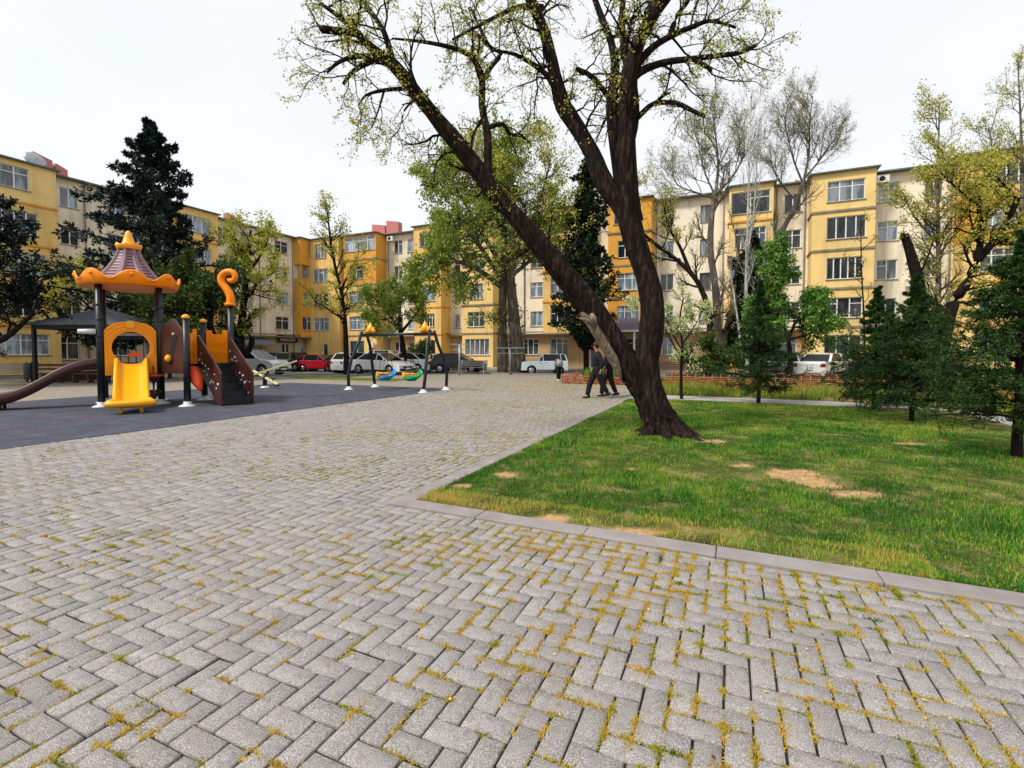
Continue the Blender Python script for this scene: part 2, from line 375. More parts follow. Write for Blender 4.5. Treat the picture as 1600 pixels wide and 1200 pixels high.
# --- lawn soil
s = NT('lawn_soil'); p = s.pos(); c = s.ramp(s.noise(p, 2.2, 6, .65), [(.3, H('#2d3515')), (.5, H('#4f5226')), (.74, H('#a08660'))])
at_ = s.n('ShaderNodeAttribute'); at_.attribute_name = 'rnd'
sand = s.ramp(s.noise(p, 14, 5), [(.3, H('#96744f')), (.7, H('#bf9c74'))])
c = s.mix(at_.outputs['Fac'], c, sand); s.bump(s.noise(p, 18, 6), .7, .03); M['soil'] = s.fin(c, .95, 0, .1)
PATCH = [G(1280, 757), G(1330, 775), G(1215, 745), G(1115, 692), G(790, 742), G(860, 812), G(990, 832), G(720, 760), G(1160, 730), G(1430, 695), G(985, 735), G(1245, 740)]
PR = [(.30, .17), (.26, .11), (.16, .10), (.22, .12), (.16, .08), (.14, .08), (.26, .06), (.1, .06), (.16, .06), (.3, .07), (.1, .06), (.22, .12)]
def bare(x, y):
    b = np.zeros_like(x)
    for P, (ra, rb) in zip(PATCH, PR):
        dx = (x - P.x); dy = (y - P.y); a = dx * Rv.x + dy * Rv.y; d = dx * Fv.x + dy * Fv.y
        q = 1.25 - ((a / ra) ** 2 + (d / (rb * 1.6)) ** 2) ** .5 + (fbm(x, y, 5, 5) - .5) * 1.3
        b = np.maximum(b, np.clip(q * 2.2, 0, 1))
    return b
gx, gy = np.meshgrid(np.linspace(KX + .2, 5.2, 170), np.linspace(KY + .2, 15.6, 230), indexing='ij')
hz = .012 + .03 * fbm(gx, gy, .7, 8) * np.clip(np.minimum(gy - KY - .3, gx - KX - .3), 0, 1)
gz = hz - .012 * bare(gx, gy); nn = np.arange(170 * 230).reshape(170, 230)
Fg = np.stack([nn[:-1, :-1], nn[1:, :-1], nn[1:, 1:], nn[:-1, 1:]], -1).reshape(-1, 4)
tag(np_mesh('lawn_soil', M['soil'], np.stack([gx, gy, gz - .004], -1).reshape(-1, 3), Fg, rnd=bare(gx, gy).ravel(), smooth=True), kind='structure')
# --- grass blades
def blades(x, y, z, h, wd, rnd, lean=.5, seed=1, straight=False):
    r = np.random.RandomState(seed); n = len(x); a = r.rand(n) * 2 * np.pi; la = r.rand(n) * 2 * np.pi; ln = np.abs(r.normal(0, lean, n)) * h
    wx, wy = np.cos(a) * wd / 2, np.sin(a) * wd / 2; lx, ly = np.cos(la) * ln, np.sin(la) * ln
    z = np.broadcast_to(z, (n,))
    zt = z + np.sqrt(np.maximum(h * h - ln * ln, (h * .25) ** 2))
    if straight:
        V = np.stack([np.stack([x - wx, y - wy, z], -1), np.stack([x + wx, y + wy, z], -1), np.stack([x + lx, y + ly, zt], -1)], 1)
        F = np.arange(3 * n).reshape(n, 3); return V.reshape(-1, 3), F, np.repeat(rnd, 3)
    zm = z + (zt - z) * .62; mx_, my_ = lx * .35, ly * .35
    V = np.stack([np.stack([x - wx, y - wy, z], -1), np.stack([x + wx, y + wy, z], -1), np.stack([x + mx_ + wx * .8, y + my_ + wy * .8, zm], -1),
                  np.stack([x + mx_ - wx * .8, y + my_ - wy * .8, zm], -1), np.stack([x + lx, y + ly, zt], -1)], 1)
    b = np.arange(n)[:, None] * 5
    F = np.stack([b + [0, 1, 2], b + [0, 2, 3], b + [3, 2, 4]], 1).reshape(-1, 3)
    return V.reshape(-1, 3), F, np.repeat(rnd, 5)
def path_lo(x): return np.interp(x, [-3, .8, 2.7, 3.8, 4.4, 4.6], [15.3, 15.35, 15.2, 14.5, 13.2, 11])
r = np.random.RandomState(9); N = 520000
# clumped distribution
x = r.uniform(KX + KW + .01, 4.75, N); y = KY + KW + .01 + (11.5) * r.rand(N) ** 1.35
okk = (y < path_lo(x) - .03); lat = x * Rv.x + y * Rv.y; dep = x * Fv.x + y * Fv.y; okk &= (dep > 1.5) & (np.abs(lat) < dep * 1.13 + .3)
cl = fbm(x, y, 7.5, 11); okk &= r.rand(N) < np.clip((cl - .22) * 3.2, .12, 1); okk &= r.rand(N) > bare(x, y) * .97
edge = (y < KY + KW + .32) & (x < .9) & (x > -2.4); okk &= ~(edge & (r.rand(N) < .75))
x, y = x[okk], y[okk]; cl = cl[okk]; dep = dep[okk]
h = .76 * (.028 + .075 * np.clip(fbm(x, y, 1.1, 21) * 1.5 - .28, 0, 1) * np.clip(cl + .45, .5, 1.3)) * r.uniform(.4, 1.3, len(x))
bigr = np.clip((x - .3) / 2.2, 0, 1) * np.clip((7.2 - y) / 2.5, 0, 1); h *= 1 + .75 * bigr
trd = np.hypot(x - G(1040, 680).x, y - G(1040, 680).y); h *= 1 + .4 * np.exp(-trd * 1.5)
wd = np.where(dep < 6, .0052, .0052 + (dep - 6) * .0009)
yel = .55 * fbm(x, y, 1.3, 31) + .45 * fbm(x, y, 6, 32); rn = np.clip(.17 + 1.35 * (yel - .42) + r.normal(0, .25, len(x)) + .14 * np.clip((y - 8) / 6, 0, 1), 0, 1)
edge = (y < KY + KW + .42) & (x < 1.3); rn = np.where(edge, np.clip(rn + .45, 0, 1), rn)
zz = .008 + .028 * fbm(x, y, .7, 8) * np.clip(np.minimum(y - KY - .3, x - KX - .3), 0, 1) - .006
Vg, Fg, Rg = blades(x, y, zz, h, wd, rn, .85, 3)
s = NT('grass_blade'); a = s.n('ShaderNodeAttribute'); a.attribute_name = 'rnd'
c = s.ramp(a.outputs['Fac'], [(0, H('#1f5a14')), (.3, H('#43892a')), (.55, H('#84ad34')), (.8, H('#b9b34a')), (1, H('#cdb062'))])
s.fin(c, .5, 0, .3); tr = s.n('ShaderNodeBsdfTranslucent'); s.l(c, tr.inputs[0]); q = s.n('ShaderNodeMixShader'); q.inputs[0].default_value = .4
s.l(s.b.outputs[0], q.inputs[1]); s.l(tr.outputs[0], q.inputs[2]); s.l(q.outputs[0], s.out.inputs[0]); M['grass'] = s.m
tag(np_mesh('grass', M['grass'], Vg, Fg, rnd=Rg), 'green lawn grass with yellow dry patches inside the kerb', 'grass', kind='stuff')
# --- weeds growing in the joints
bx0, bx1, by0, by1 = blocks; r = np.random.RandomState(12)
K = 7; e = r.randint(0, 4, (len(bx0), K)); t = np.where(r.rand(len(bx0), K) < .55, r.randint(0, 2, (len(bx0), K)) + r.normal(0, .04, (len(bx0), K)), r.rand(len(bx0), K))
B0, B1, C0, C1 = (np.repeat(q[:, None], K, 1) for q in (bx0, bx1, by0, by1))
wx = np.where(e == 0, B0, np.where(e == 1, B1, B0 + (B1 - B0) * t)).ravel(); wy = np.where(e == 2, C0, np.where(e == 3, C1, C0 + (C1 - C0) * t)).ravel()
lat = wx * Rv.x + wy * Rv.y; dep = wx * Fv.x + wy * Fv.y
along = ((e.ravel() > 1) | (r.rand(len(wx)) < .0))
den = np.clip((fbm(wx, wy, 1.4, 41) - .17) * 1.9, .06, 1) * np.clip(.66 + lat / np.maximum(dep, 1) * .8, .27, 1.0) * 1.0
den = np.maximum(den * .85, np.where(dep > 5.5, np.clip((fbm(wx, wy, .45, 43) - .22) * 2.2, 0, .75) * np.clip((wx + 9) / 3, 0, 1), 0))
near_k = ((np.abs(wy - KY) < .9) & (wx > KX + .8)); den = np.where(near_k, den * 1.5 + .1, den)
sel = r.rand(len(wx)) < den * .85
wx, wy, dep = wx[sel], wy[sel], dep[sel]; vert = ((e.ravel()[sel]) < 2)
nb = np.where(dep < 4, 80, np.where(dep < 9, 26, 8)); idx = np.repeat(np.arange(len(wx)), nb)
ex = np.repeat(np.abs(r.normal(.022, .016, len(wx))) + .008, nb)
along = r.normal(0, 1, len(idx)) * ex; across = r.normal(0, .0105, len(idx))
X_ = wx[idx] + np.where(vert[idx], across, along); Y_ = wy[idx] + np.where(vert[idx], along, across)
sc_ = np.repeat(r.uniform(.5, 1.25, len(wx)), nb); hh = r.uniform(.008, .024, len(idx)) * sc_
ww = np.where(dep[idx] < 4, .0068, .0068 + (dep[idx] - 4) * .0011)
rw = np.clip(.30 + .55 * fbm(X_, Y_, .6, 51) + np.repeat(r.normal(0, .22, len(wx)), nb) + r.normal(0, .12, len(idx)), 0, 1)
Vw, Fw, Rw = blades(X_, Y_, -.004, hh, ww, rw, 1.1, 5, True)
s = NT('joint_weed'); a = s.n('ShaderNodeAttribute'); a.attribute_name = 'rnd'
c = s.ramp(a.outputs['Fac'], [(0, H('#4c6a1c')), (.3, H('#8e962a')), (.5, H('#b0a026')), (.75, H('#cbad3c')), (1, H('#cda552'))]); s.fin(c, .7, 0, .2)
tr = s.n('ShaderNodeBsdfTranslucent'); s.l(c, tr.inputs[0]); q = s.n('ShaderNodeMixShader'); q.inputs[0].default_value = .3
s.l(s.b.outputs[0], q.inputs[1]); s.l(tr.outputs[0], q.inputs[2]); s.l(q.outputs[0], s.out.inputs[0]); M['weed'] = s.m
tag(np_mesh('joint_weeds', M['weed'], Vw, Fw, rnd=Rw), 'yellow weeds growing in the joints between the paving blocks', 'weeds', kind='stuff')
# --- fallen bud scales and dark crumbs on the plaza
n = 30000; x = r.uniform(-10, 5, n); y = r.uniform(.6, 26, n)
dn = np.clip((fbm(x, y, .35, 61) - .30) * 2, .02, 1) * np.where(y > 8, 1, .22); okk = (in_plaza(x, y) | ((x > KX) & (y > KY) & (y < 15) & (r.rand(n) < .35))) & (r.rand(n) < dn); x, y = x[okk], y[okk]; n = len(x)
an = r.rand(n) * 6.28; L = r.uniform(.004, .013, n) * (1 + np.clip((y - 6) / 8, 0, 2)); W_ = L * r.uniform(.4, .8, n)
ca, sa = np.cos(an), np.sin(an); zt = np.where((x > KX + .24) & (y > KY + .24), .045, .006) + r.rand(n) * .004
V = np.stack([np.stack([x - ca * L, y - sa * L, zt], -1), np.stack([x + sa * W_, y - ca * W_, zt + .003], -1), np.stack([x + ca * L, y + sa * L, zt], -1), np.stack([x - sa * W_, y + ca * W_, zt + .002], -1)], 1).reshape(-1, 3)
s = NT('litter'); a = s.n('ShaderNodeAttribute'); a.attribute_name = 'rnd'; c = s.ramp(a.outputs['Fac'], [(0, H('#3d3020')), (.3, H('#6b5520')), (.5, H('#c9ab3a')), (1, H('#dcc767'))]); M['litter'] = s.fin(c, .8, 0, .2)
tag(np_mesh('fallen_buds', M['litter'], V, np.arange(4 * n).reshape(n, 4), rnd=np.repeat(r.rand(n), 4)), 'fallen yellow buds and brown crumbs scattered over the paving', 'litter', kind='stuff')
# --- rubber play mat
s = NT('rubber_mat'); p = s.pos()
br = s.n('ShaderNodeTexBrick'); br.offset = 0; br.inputs['Scale'].default_value = 1; br.inputs['Brick Width'].default_value = .5; br.inputs['Row Height'].default_value = .5; br.inputs['Mortar Size'].default_value = .006
br.inputs['Color1'].default_value = H('#41454f') + (1,); br.inputs['Color2'].default_value = H('#393d47') + (1,); br.inputs['Mortar'].default_value = H('#22262f') + (1,); s.l(p, br.inputs[0])
c = s.mix(s.ramp(s.noise(s.pos((.35, 1.6, 1)), .9, 4), [(.5, (0, 0, 0)), (.62, (.65,) * 3)]), br.outputs[0], H('#4e3e4a'))
c = s.mix(s.ramp(s.noise(p, 2.5, 5), [(.45, (0, 0, 0)), (.75, (.5,) * 3)]), c, H('#5d6472'))
c = s.mix(s.ramp(s.noise(p, 60, 3), [(.55, (0, 0, 0)), (.7, (.4,) * 3)]), c, H('#8c90a0')); s.bump(s.noise(p, 70, 4), .5, .01); M['mat'] = s.fin(c, .85, 0, .2)
sheet('play_mat', [(-19.6, -3), (-10.2, -3), (-10.2, 16.8), (-19.6, 16.8)], .008, M['mat'], thick=.04)
# --- roads, verges and beds
s = NT('asphalt'); p = s.pos(); c = s.ramp(s.noise(p, 1.0, 6), [(.3, H('#4d4b48')), (.7, H('#6c6963'))]); c = s.mix(s.ramp(s.noise(p, 40, 3), [(.5, (0, 0, 0)), (.7, (.4,) * 3)]), c, H('#918c82')); M['asphalt'] = s.fin(c, .9, 0, .2)
sheet('road', [(-43, 21.2), (-21.2, 21.2), (-21.2, 29.5), (60, 29.5), (60, 36), (-43, 36)], -.02, M['asphalt'])
sheet('road', [(-43, -20), (-34, -20), (-34, 21.19), (-43, 21.19)], -.02, M['asphalt'])
M['pavement'] = plain('pale_pavement', H('#948b7c'), .9, .15, 1.5, .1, fine=.3)
sheet('pavement', [(-43, 36), (60, 36), (60, 41.9), (-44, 41.9), (-44, -20), (-43, -20)], .1, M['pavement'], thick=.14)
mb = MB(); mb.box(-21.2, 30, 29.3, 29.5, -.05, .1); mb.box(-21.4, -21.2, 21, 29.5, -.05, .1); mb.box(-34, -21.4, 21, 21.2, -.05, .1)
tag(mb.build('road_kerb', M['kerb']), kind='structure')
# ================================================================== THE BUILDINGS
class Fac:
    def __init__(s, o, u, n): s.o, s.u, s.n = Vector(o), Vector(u), Vector(n)
    def P(s, u, w, z): return s.o + s.u * u + s.n * w + Vector((0, 0, z))
    def quad(s, mb, a, b, c, d): mb.add([s.P(*a), s.P(*b), s.P(*c), s.P(*d)], [(0, 1, 2, 3)])
    def box(s, mb, u0, u1, w0, w1, z0, z1):
        v = [s.P(u, w, z) for z in (z0, z1) for u, w in ((u0, w0), (u1, w0), (u1, w1), (u0, w1))]
        mb.add(v, [(3, 2, 1, 0), (4, 5, 6, 7), (0, 1, 5, 4), (1, 2, 6, 5), (2, 3, 7, 6), (3, 0, 4, 7)])
    def panel(s, mb, u0, u1, z0, z1, w, rects, rev=.16):
        rects = [r for r in rects if r[1] > u0 and r[0] < u1 and r[3] > z0 and r[2] < z1]
        us = sorted({u0, u1, *[max(u0, r[0]) for r in rects], *[min(u1, r[1]) for r in rects]})
        zs = sorted({z0, z1, *[max(z0, r[2]) for r in rects], *[min(z1, r[3]) for r in rects]})
        for a, b in zip(us, us[1:]):
            for c, d in zip(zs, zs[1:]):
                m, k = (a + b) / 2, (c + d) / 2
                if any(r[0] < m < r[1] and r[2] < k < r[3] for r in rects): continue
                s.quad(mb, (a, w, c), (b, w, c), (b, w, d), (a, w, d))
        for r in rects:
            a, b, c, d = r[:4]
            for q in (((a, w, c), (a, w - rev, c), (a, w - rev, d), (a, w, d)), ((b, w, c), (b, w, d), (b, w - rev, d), (b, w - rev, c)),
                      ((a, w, d), (a, w - rev, d), (b, w - rev, d), (b, w, d)), ((a, w, c), (b, w, c), (b, w - rev, c), (a, w - rev, c))): s.quad(mb, *q)
brs = random.Random(77)
def window(fr, root, u0, u1, z0, z1, w, nv=2, tr=True, brown=False, rev=.16, sill=True, g=None):
    mb = MB(); wf = w - rev + .02; t = .055
    fr.box(mb, u0, u1, wf, wf + .06, z0, z0 + t); fr.box(mb, u0, u1, wf, wf + .06, z1 - t, z1)
    fr.box(mb, u0, u0 + t, wf, wf + .06, z0 + t, z1 - t); fr.box(mb, u1 - t, u1, wf, wf + .06, z0 + t, z1 - t)
    for k in range(1, nv):
        c = u0 + (u1 - u0) * k / nv; fr.box(mb, c - .035, c + .035, wf + .002, wf + .055, z0 + t, z1 - t)
    if tr:
        zt = z0 + (z1 - z0) * .7
        for k in range(nv):
            if tr == 'all' or brs.random() < .6:
                a = u0 + (u1 - u0) * k / nv + .036; b = u0 + (u1 - u0) * (k + 1) / nv - .036; fr.box(mb, a, b, wf + .004, wf + .05, zt - .025, zt + .025)
    o = mb.build('window', M['wbrown' if brown else 'wframe'], root, world=True)
    p = MB(); fr.box(p, u0 + .01, u1 - .01, wf - .012, wf + .02, z0 + .01, z1 - .01)
    gm = g or brs.choice(['g0', 'g0', 'g1', 'g2', 'g3']); q = MB(); q.v = p.v; q.f = p.f; q.sm = p.sm
    me = q.build('pane', M[gm], root, world=True); me.parent = o
    if sill:
        sm_ = MB(); fr.box(sm_, u0 - .06, u1 + .06, w - rev + .08, w + .07, z0 - .05, z0 - .002)
        si = sm_.build('sill', M['ledge'], root, world=True); si.parent = o
    return o
ZS = [0, 3.2, 5.9, 8.6, 11.3, 14.0]
def building(root, fr, u0, u1, bays, wins, depth=11, lower='stone', wallm='cream', lowsplit=()):
    allr = [(a, b, c, d) for a, b, c, d, *_ in wins]
    up_, lo_ = MB(), MB()
    clear = lambda r: not any(B['u0'] - .05 < (r[0] + r[1]) / 2 < B['u1'] + .05 and B['z0'] <= r[2] and r[3] <= B['z1'] + .01 for B in bays)
    rr = [r for r in allr if clear(r)]
    fr.panel(up_, u0, u1, 3.2, 14.0, 0, rr); fr.panel(lo_, u0, u1, 0, 3.2, 0, rr)
    for a, b in ((u0, u0), (u1, u1)): fr.quad(up_, (a, 0, 0), (a, -depth, 0), (a, -depth, 14), (a, 0, 14))
    fr.quad(up_, (u0, -depth, 0), (u1, -depth, 0), (u1, -depth, 14), (u0, -depth, 14))
    up_.build('wall', M[wallm], root, world=True); lo_.build('ground_floor_wall', M[lower], root, world=True)
    for r in wins:
        if clear(r): window(fr, root, *r[:4], 0, *(r[4:]))
    for i, B in enumerate(bays):
        d = B.get('d', 1.7); mb = MB(); led = MB()
        fr.quad(mb, (B['u0'], 0, B['z0'] + .002), (B['u1'], 0, B['z0'] + .002), (B['u1'], d, B['z0'] + .002), (B['u0'], d, B['z0'] + .002))
        for k in range(5):
            za, zb = ZS[k], ZS[k + 1]
            if za < B['z0'] - .01 or zb > B['z1'] + .01: continue
            if B.get('open') == k:      # open balcony
                fr.panel(mb, B['u0'], B['u1'], za, za + 1.0, d, []); 
                for a in (B['u0'], B['u1']): fr.quad(mb, (a, 0, za), (a, d, za), (a, d, za + 1.0), (a, 0, za + 1.0))
                fr.box(mb, B['u0'] + .01, B['u1'] - .01, .0, d - .01, za - .002, za + .12); fr.box(mb, B['u0'] + .01, B['u1'] - .01, .0, d, zb - .14, zb)
                for a in (B['u0'] + .1, B['u1'] - .1): fr.box(mb, a - .06, a + .06, d - .16, d - .04, za + 1.0, zb - .14)
                cl_ = MB(); rr_ = random.Random(5)
                for q in range(9):
                    a = B['u0'] + .5 + q * .3
                    if a < B['u1'] - .4: fr.box(cl_, a, a + .2, d - .35, d - .32, za + 1.2 + rr_.random() * .3, za + 2.0)
                cl_.build('laundry', M['g1'], root, world=True)
                continue
            wr = [B['win'][k]] if k in B['win'] and B['win'][k] else []
            wr = [(r[0], r[1], za + r[2], za + r[3]) + tuple(r[4:]) for r in wr]
            if k and wr and brs.random() < .45:
                r = wr[0]; e = brs.uniform(-.25, .35); a_ = max(B['u0'] + .15, r[0] - e); b_ = min(B['u1'] - .15, r[1] + e * brs.uniform(.2, 1)); wr = [(a_, b_, r[2] + brs.uniform(-.12, .1), r[3] + brs.uniform(-.05, .12), brs.choice((2, 3, 4, 5)), brs.choice((True, 'all', False)))]
            fr.panel(mb, B['u0'], B['u1'], za, zb, d, [r[:4] for r in wr])
            for a in (B['u0'], B['u1']):
                fr.quad(mb, (a, 0, za), (a, d, za), (a, d, zb), (a, 0, zb))
            for r in wr: window(fr, root, *r[:4], d, *(r[4:]))
            if k and za > B['z0'] + .1 and B.get('led', True):
                if brs.random() < .55: mb.build('bay', M[brs.choice((B['m'], B['m'], 'yellow', 'yellow2', 'orange'))], root, world=True); mb = MB()
                e = brs.uniform(.05, .09); fr.box(led, B['u0'] - e, B['u1'] + e, .01, d + e, za - .02, za + .05)
                fr.box(led, B['u0'] - e * .6, B['u1'] + e * .6, .01, d + e * .6, za + .045, za + .13)
                led.build('bay_ledge', M['ledge' if i % 2 else 'orange'], root, world=True); led = MB()
        mb.build('bay', M[B['m']], root, world=True)
    # ledge above the ground floor, eaves, roof
    mb = MB(); fr.box(mb, u0, u1, .002, .55, 3.06, 3.2)
    for B in bays:
        if B['z0'] > 1: fr.box(mb, B['u0'] - .1, B['u1'] + .1, .55, B.get('d', 1.7) + .12, 3.07, 3.195)
    mb.build('ledge', M['ledge'], root, world=True)
    mb = MB(); fr.box(mb, u0 - .3, u1 + .3, -depth - .4, .55, 14.0, 14.1)
    for B in bays:
        if B['z1'] > 13: fr.box(mb, B['u0'] - .2, B['u1'] + .2, .55, B.get('d', 1.7) + .25, 14.002, 14.095)
    mb.add([fr.P(u0 - .3, .5, 14.1), fr.P(u1 + .3, .5, 14.1), fr.P(u1 + .3, -depth / 2, 15.3), fr.P(u0 - .3, -depth / 2, 15.3), fr.P(u0 - .3, -depth, 14.16), fr.P(u1 + .3, -depth, 14.16)],
           [(0, 1, 2, 3), (3, 2, 5, 4), (0, 3, 4), (1, 5, 2)])
    mb.build('roof', M['roofgreen'], root, world=True)
def pipe(fr, root, u, z0, z1, w=.08, r=.05, m='ledge', name='drainpipe'):
    mb = MB(); mb.tube([fr.P(u, w, z0), fr.P(u, w, z1)], r, 6); mb.build(name, M[m], root, world=True)
def acunit(fr, root, u, z, w):
    mb = MB(); fr.box(mb, u, u + .74, w + .12, w + .40, z, z + .5); fr.box(mb, u + .1, u + .14, w, w + .4, z - .05, z - .002); fr.box(mb, u + .66, u + .7, w, w + .4, z - .05, z - .002)
    o = mb.build('ac_unit', M['white'], root, world=True)
    f = MB(); c = fr.P(u + .32, w + .405, z + .25); f.tube([c, c + fr.n * .02], .17, 14); q = f.build('fan_grille', M['dark'], root, world=True); q.parent = o
def chimney(fr, root, u, wdt, w, m='pink', base=14.1, top=15.9):
    mb = MB(); fr.box(mb, u, u + wdt, w - .7, w, base, top - .25)
    v = [fr.P(u, w, top - .25), fr.P(u + wdt, w, top - .25), fr.P(u + wdt, w - .7, top - .25), fr.P(u, w - .7, top - .25), fr.P(u, w, top + .15), fr.P(u + wdt, w, top - .15), fr.P(u + wdt, w - .7, top - .15), fr.P(u, w - .7, top + .15)]
    mb.add(v, [(0, 1, 5, 4), (1, 2, 6, 5), (2, 3, 7, 6), (3, 0, 4, 7), (4, 5, 6, 7)])
    mb.build('chimney', M[m], root, world=True)
W2, W3, W4 = (.72, 2.1), (.62, 2.1), (.6, 2.15)
# ---- the long building behind the plaza (faces -Y)
FB = Fac((0, 41.9, 0), (1, 0, 0), (0, -1, 0))
bb = thing('apartment_building', 'long five storey yellow and cream block across the back, with green roof edge', 'building', (0, 41.9, 0))
def wn(a, b, z=(.72, 2.1), nv=2, tr=True, brown=False): return [(a, b, ZS[k] + z[0], ZS[k] + z[1], nv, tr, brown) for k in (1, 2, 3, 4)]
def allk(a, b, nv=3, tr=True, z=(.7, 2.12), ks=(0, 1, 2, 3, 4)): return {k: (a, b, z[0] if k else 1.25, z[1] if k else 2.7, nv, tr) for k in ks}
bays = [
 dict(u0=-43.8, u1=-38.8, z0=0, z1=14, m='yellow', d=1.9, win={**allk(-42.6, -40.4, 3), 0: (-41.3, -40.6, .3, 2.4, 1, False)}, led=False),
 dict(u0=-38.3, u1=-33.9, z0=0, z1=14, m='yellow', win={**allk(-37.6, -35.6, 2, ks=(0, 1, 2, 3)), 4: (-38.25, -33.95, .95, 2.45, 5, False)}),
 dict(u0=-29.1, u1=-25.9, z0=0, z1=14, m='yellow', win=allk(-28.4, -26.6, 3)),
 dict(u0=-23.5, u1=-20.2, z0=0, z1=14, m='yellow', win={**allk(-22.9, -21.1, 3, 'all'), 0: (-23.2, -20.6, 1.2, 2.75, 5, False)}),
 dict(u0=-15.2, u1=-12.0, z0=3.2, z1=14, m='orange', win=allk(-14.5, -12.6, 3)),
 dict(u0=-9.4, u1=-5.9, z0=3.2, z1=14, m='orange', win=allk(-8.6, -6.8, 3)),
 dict(u0=-.2, u1=2.8, z0=0, z1=14, m='yellow2', d=1.4, win=allk(.0, 2.4, 4, False, (.6, 2.15))),
 dict(u0=5.2, u1=8.9, z0=0, z1=14, m='yellow2', win={**allk(6.1, 8.3, 3), 3: (6.1, 8.4, .8, 2.35, 4, False)}),
 dict(u0=13.6, u1=17.6, z0=0, z1=14, m='yellow2', win=allk(14.4, 16.7, 4)),
 dict(u0=21.5, u1=25.5, z0=0, z1=14, m='orange', win=allk(22.3, 24.7, 3)),
]
g0 = [(-19.9, -18.9, 1.2, 2.6, 2), (-17.9, -16.3, 1.25, 2.75, 3, True), (-15.1, -13.4, 1.25, 2.75, 3, True), (-32.9, -31.8, .1, 2.6, 2, False), (-31.0, -30.3, .9, 2.5, 1), (-25.3, -24.7, 1.2, 2.6, 1),
      (-8.2, -6.8, 1.25, 2.7, 2), (-5.2, -4.3, 1.25, 2.7, 2), (3.5, 4.6, 1.2, 2.6, 2), (9.4, 10.7, 1.2, 2.6, 2), (12, 13, 1.2, 2.6, 2), (18.4, 19.6, 1.2, 2.6, 2), (26.5, 28, 1.2, 2.6, 2)]
wins = g0 + wn(-32.9, -31.8) + wn(-31.1, -30.3, nv=1) + wn(-25.4, -24.7, nv=1) + wn(-19.5, -18.5) + wn(-17.1, -15.85) + wn(-11.6, -10.4) + wn(-5.4, -4.3) + wn(-2.3, -1.45, (.65, 2.0), 2, False, True) + wn(3.6, 4.75) + wn(9.4, 10.6) + wn(12.0, 13.0) + wn(18.4, 19.6) + wn(20, 21, nv=1) + wn(26.6, 28)
building(bb, FB, -44, 31, bays, wins)
for u in (-33.6, -30.0, -24.2, -17.7, -11.8, -9.6, -5.7, -.6, 3.1, 4.95, 9.15, 13.4, 18): pipe(FB, bb, u, 0, 13.9)
for u, k, w in ((-33.5, 4, 0), (-32.8, 3, 0), (-34.8, 0, 1.7), (-18.6, 1, 0), (-24.3, 0, 0), (-10, 2, 0), (3.4, 3, 0), (9.2, 4, 0), (11, 2, 0), (18, 3, 0), (-4.2, 3, 0)):
    acunit(FB, bb, u, ZS[k] + (2.05 if k == 4 else .15 if k else 2.0), w)
chimney(FB, bb, -43.0 + 4.6, 1.9, -3, top=16.3); chimney(FB, bb, -36.3, 1.7, -3, top=16.5); chimney(FB, bb, 4.6, .7, -3, top=15.2)
mb = MB(); mb.tube([FB.P(-43, .75, 3.35), FB.P(31, .75, 3.35)], .06, 6)
for u in range(-42, 31, 4): mb.tube([FB.P(u, .02, 3.1), FB.P(u, .75, 3.3)], .025, 4)
mb.build('gas_pipe', M['ledge'], bb, world=True)
# stone block courses cut into the ground floor
mb = MB()
for z in (.75, 1.3, 1.9, 2.5): 
    for a, b in ((-20.1, -15.3),) : FB.box(mb, a, b, .001, .012, z, z + .02)
mb.build('stone_course', M['ledge'], bb, world=True)
# ---- the building along the left (faces +X)
FL = Fac((-44, 0, 0), (0, 1, 0), (1, 0, 0))
lb = thing('apartment_building', 'five storey block down the left side, with satellite dish and shop sign', 'building', (-44, 20, 0))
sw = []
for i, z in enumerate((2.6 + 1.35 * j for j in range(8))): sw.append((32.3, 33.6, z + .6, z + 1.35, 2, False))
bl = [
 dict(u0=11.2, u1=17.6, z0=0, z1=14, m='yellow', d=1.3, win={0: (13.3, 17.0, 1.3, 2.7, 5, 'all'), 1: (14.2, 16.4, .7, 2.1, 3, 'all'), 2: (14.8, 17.0, .7, 2.2, 3), 3: (13.6, 16.6, .7, 2.1, 3), 4: (14.0, 16.2, .9, 2.35, 3, 'all')}),
 dict(u0=4, u1=8, z0=0, z1=14, m='orange', d=1.3, win=allk(4.8, 7.2, 3)),
 dict(u0=25.6, u1=29.2, z0=0, z1=14, m='yellow', d=1.2, win=allk(26.2, 28.6, 3)),
 dict(u0=38.6, u1=41.85, z0=3.2, z1=14, m='orange', d=1.0, win={1: (38.8, 41.6, .75, 2.2, 4), 2: (38.8, 41.6, .75, 2.2, 4), 4: (39.8, 41.5, .9, 2.3, 3)}, open=3, led=False)]
wl = wn(18.3, 19.4) + wn(21.2, 22.4) + wn(23.6, 24.7) + wn(30, 31) + wn(36.2, 37.9, tr='all') + sw + [(17.8, 19.2, .95, 2.65, 2, 'all'), (21, 22.4, 1.2, 2.6, 2), (23.6, 24.8, 1.2, 2.6, 2), (36.9, 37.9, .1, 2.4, 2, False), (40.4, 41.2, .3, 2.5, 1, False)] + wn(8.8, 10.2)
building(lb, FL, -6, 43, bl, wl, lower='greyplaster')
for u in (17.75, 19.75, 25.4, 31.4, 34.3, 38.4): pipe(FL, lb, u, 0, 13.9)
acunit(FL, lb, 19.5, ZS[2], 0); acunit(FL, lb, 35, ZS[3], 0)
chimney(FL, lb, 17.9, 1.1, -2.5, top=16.0); chimney(FL, lb, 19.2, .7, -2.5, top=15.6); chimney(FL, lb, 33.5, 1.1, -3.5, top=15.8)
mb = MB(); mb.tube([FL.P(-6, .75, 3.35), FL.P(43, .75, 3.35)], .06, 6); mb.build('gas_pipe', M['ledge'], lb, world=True)
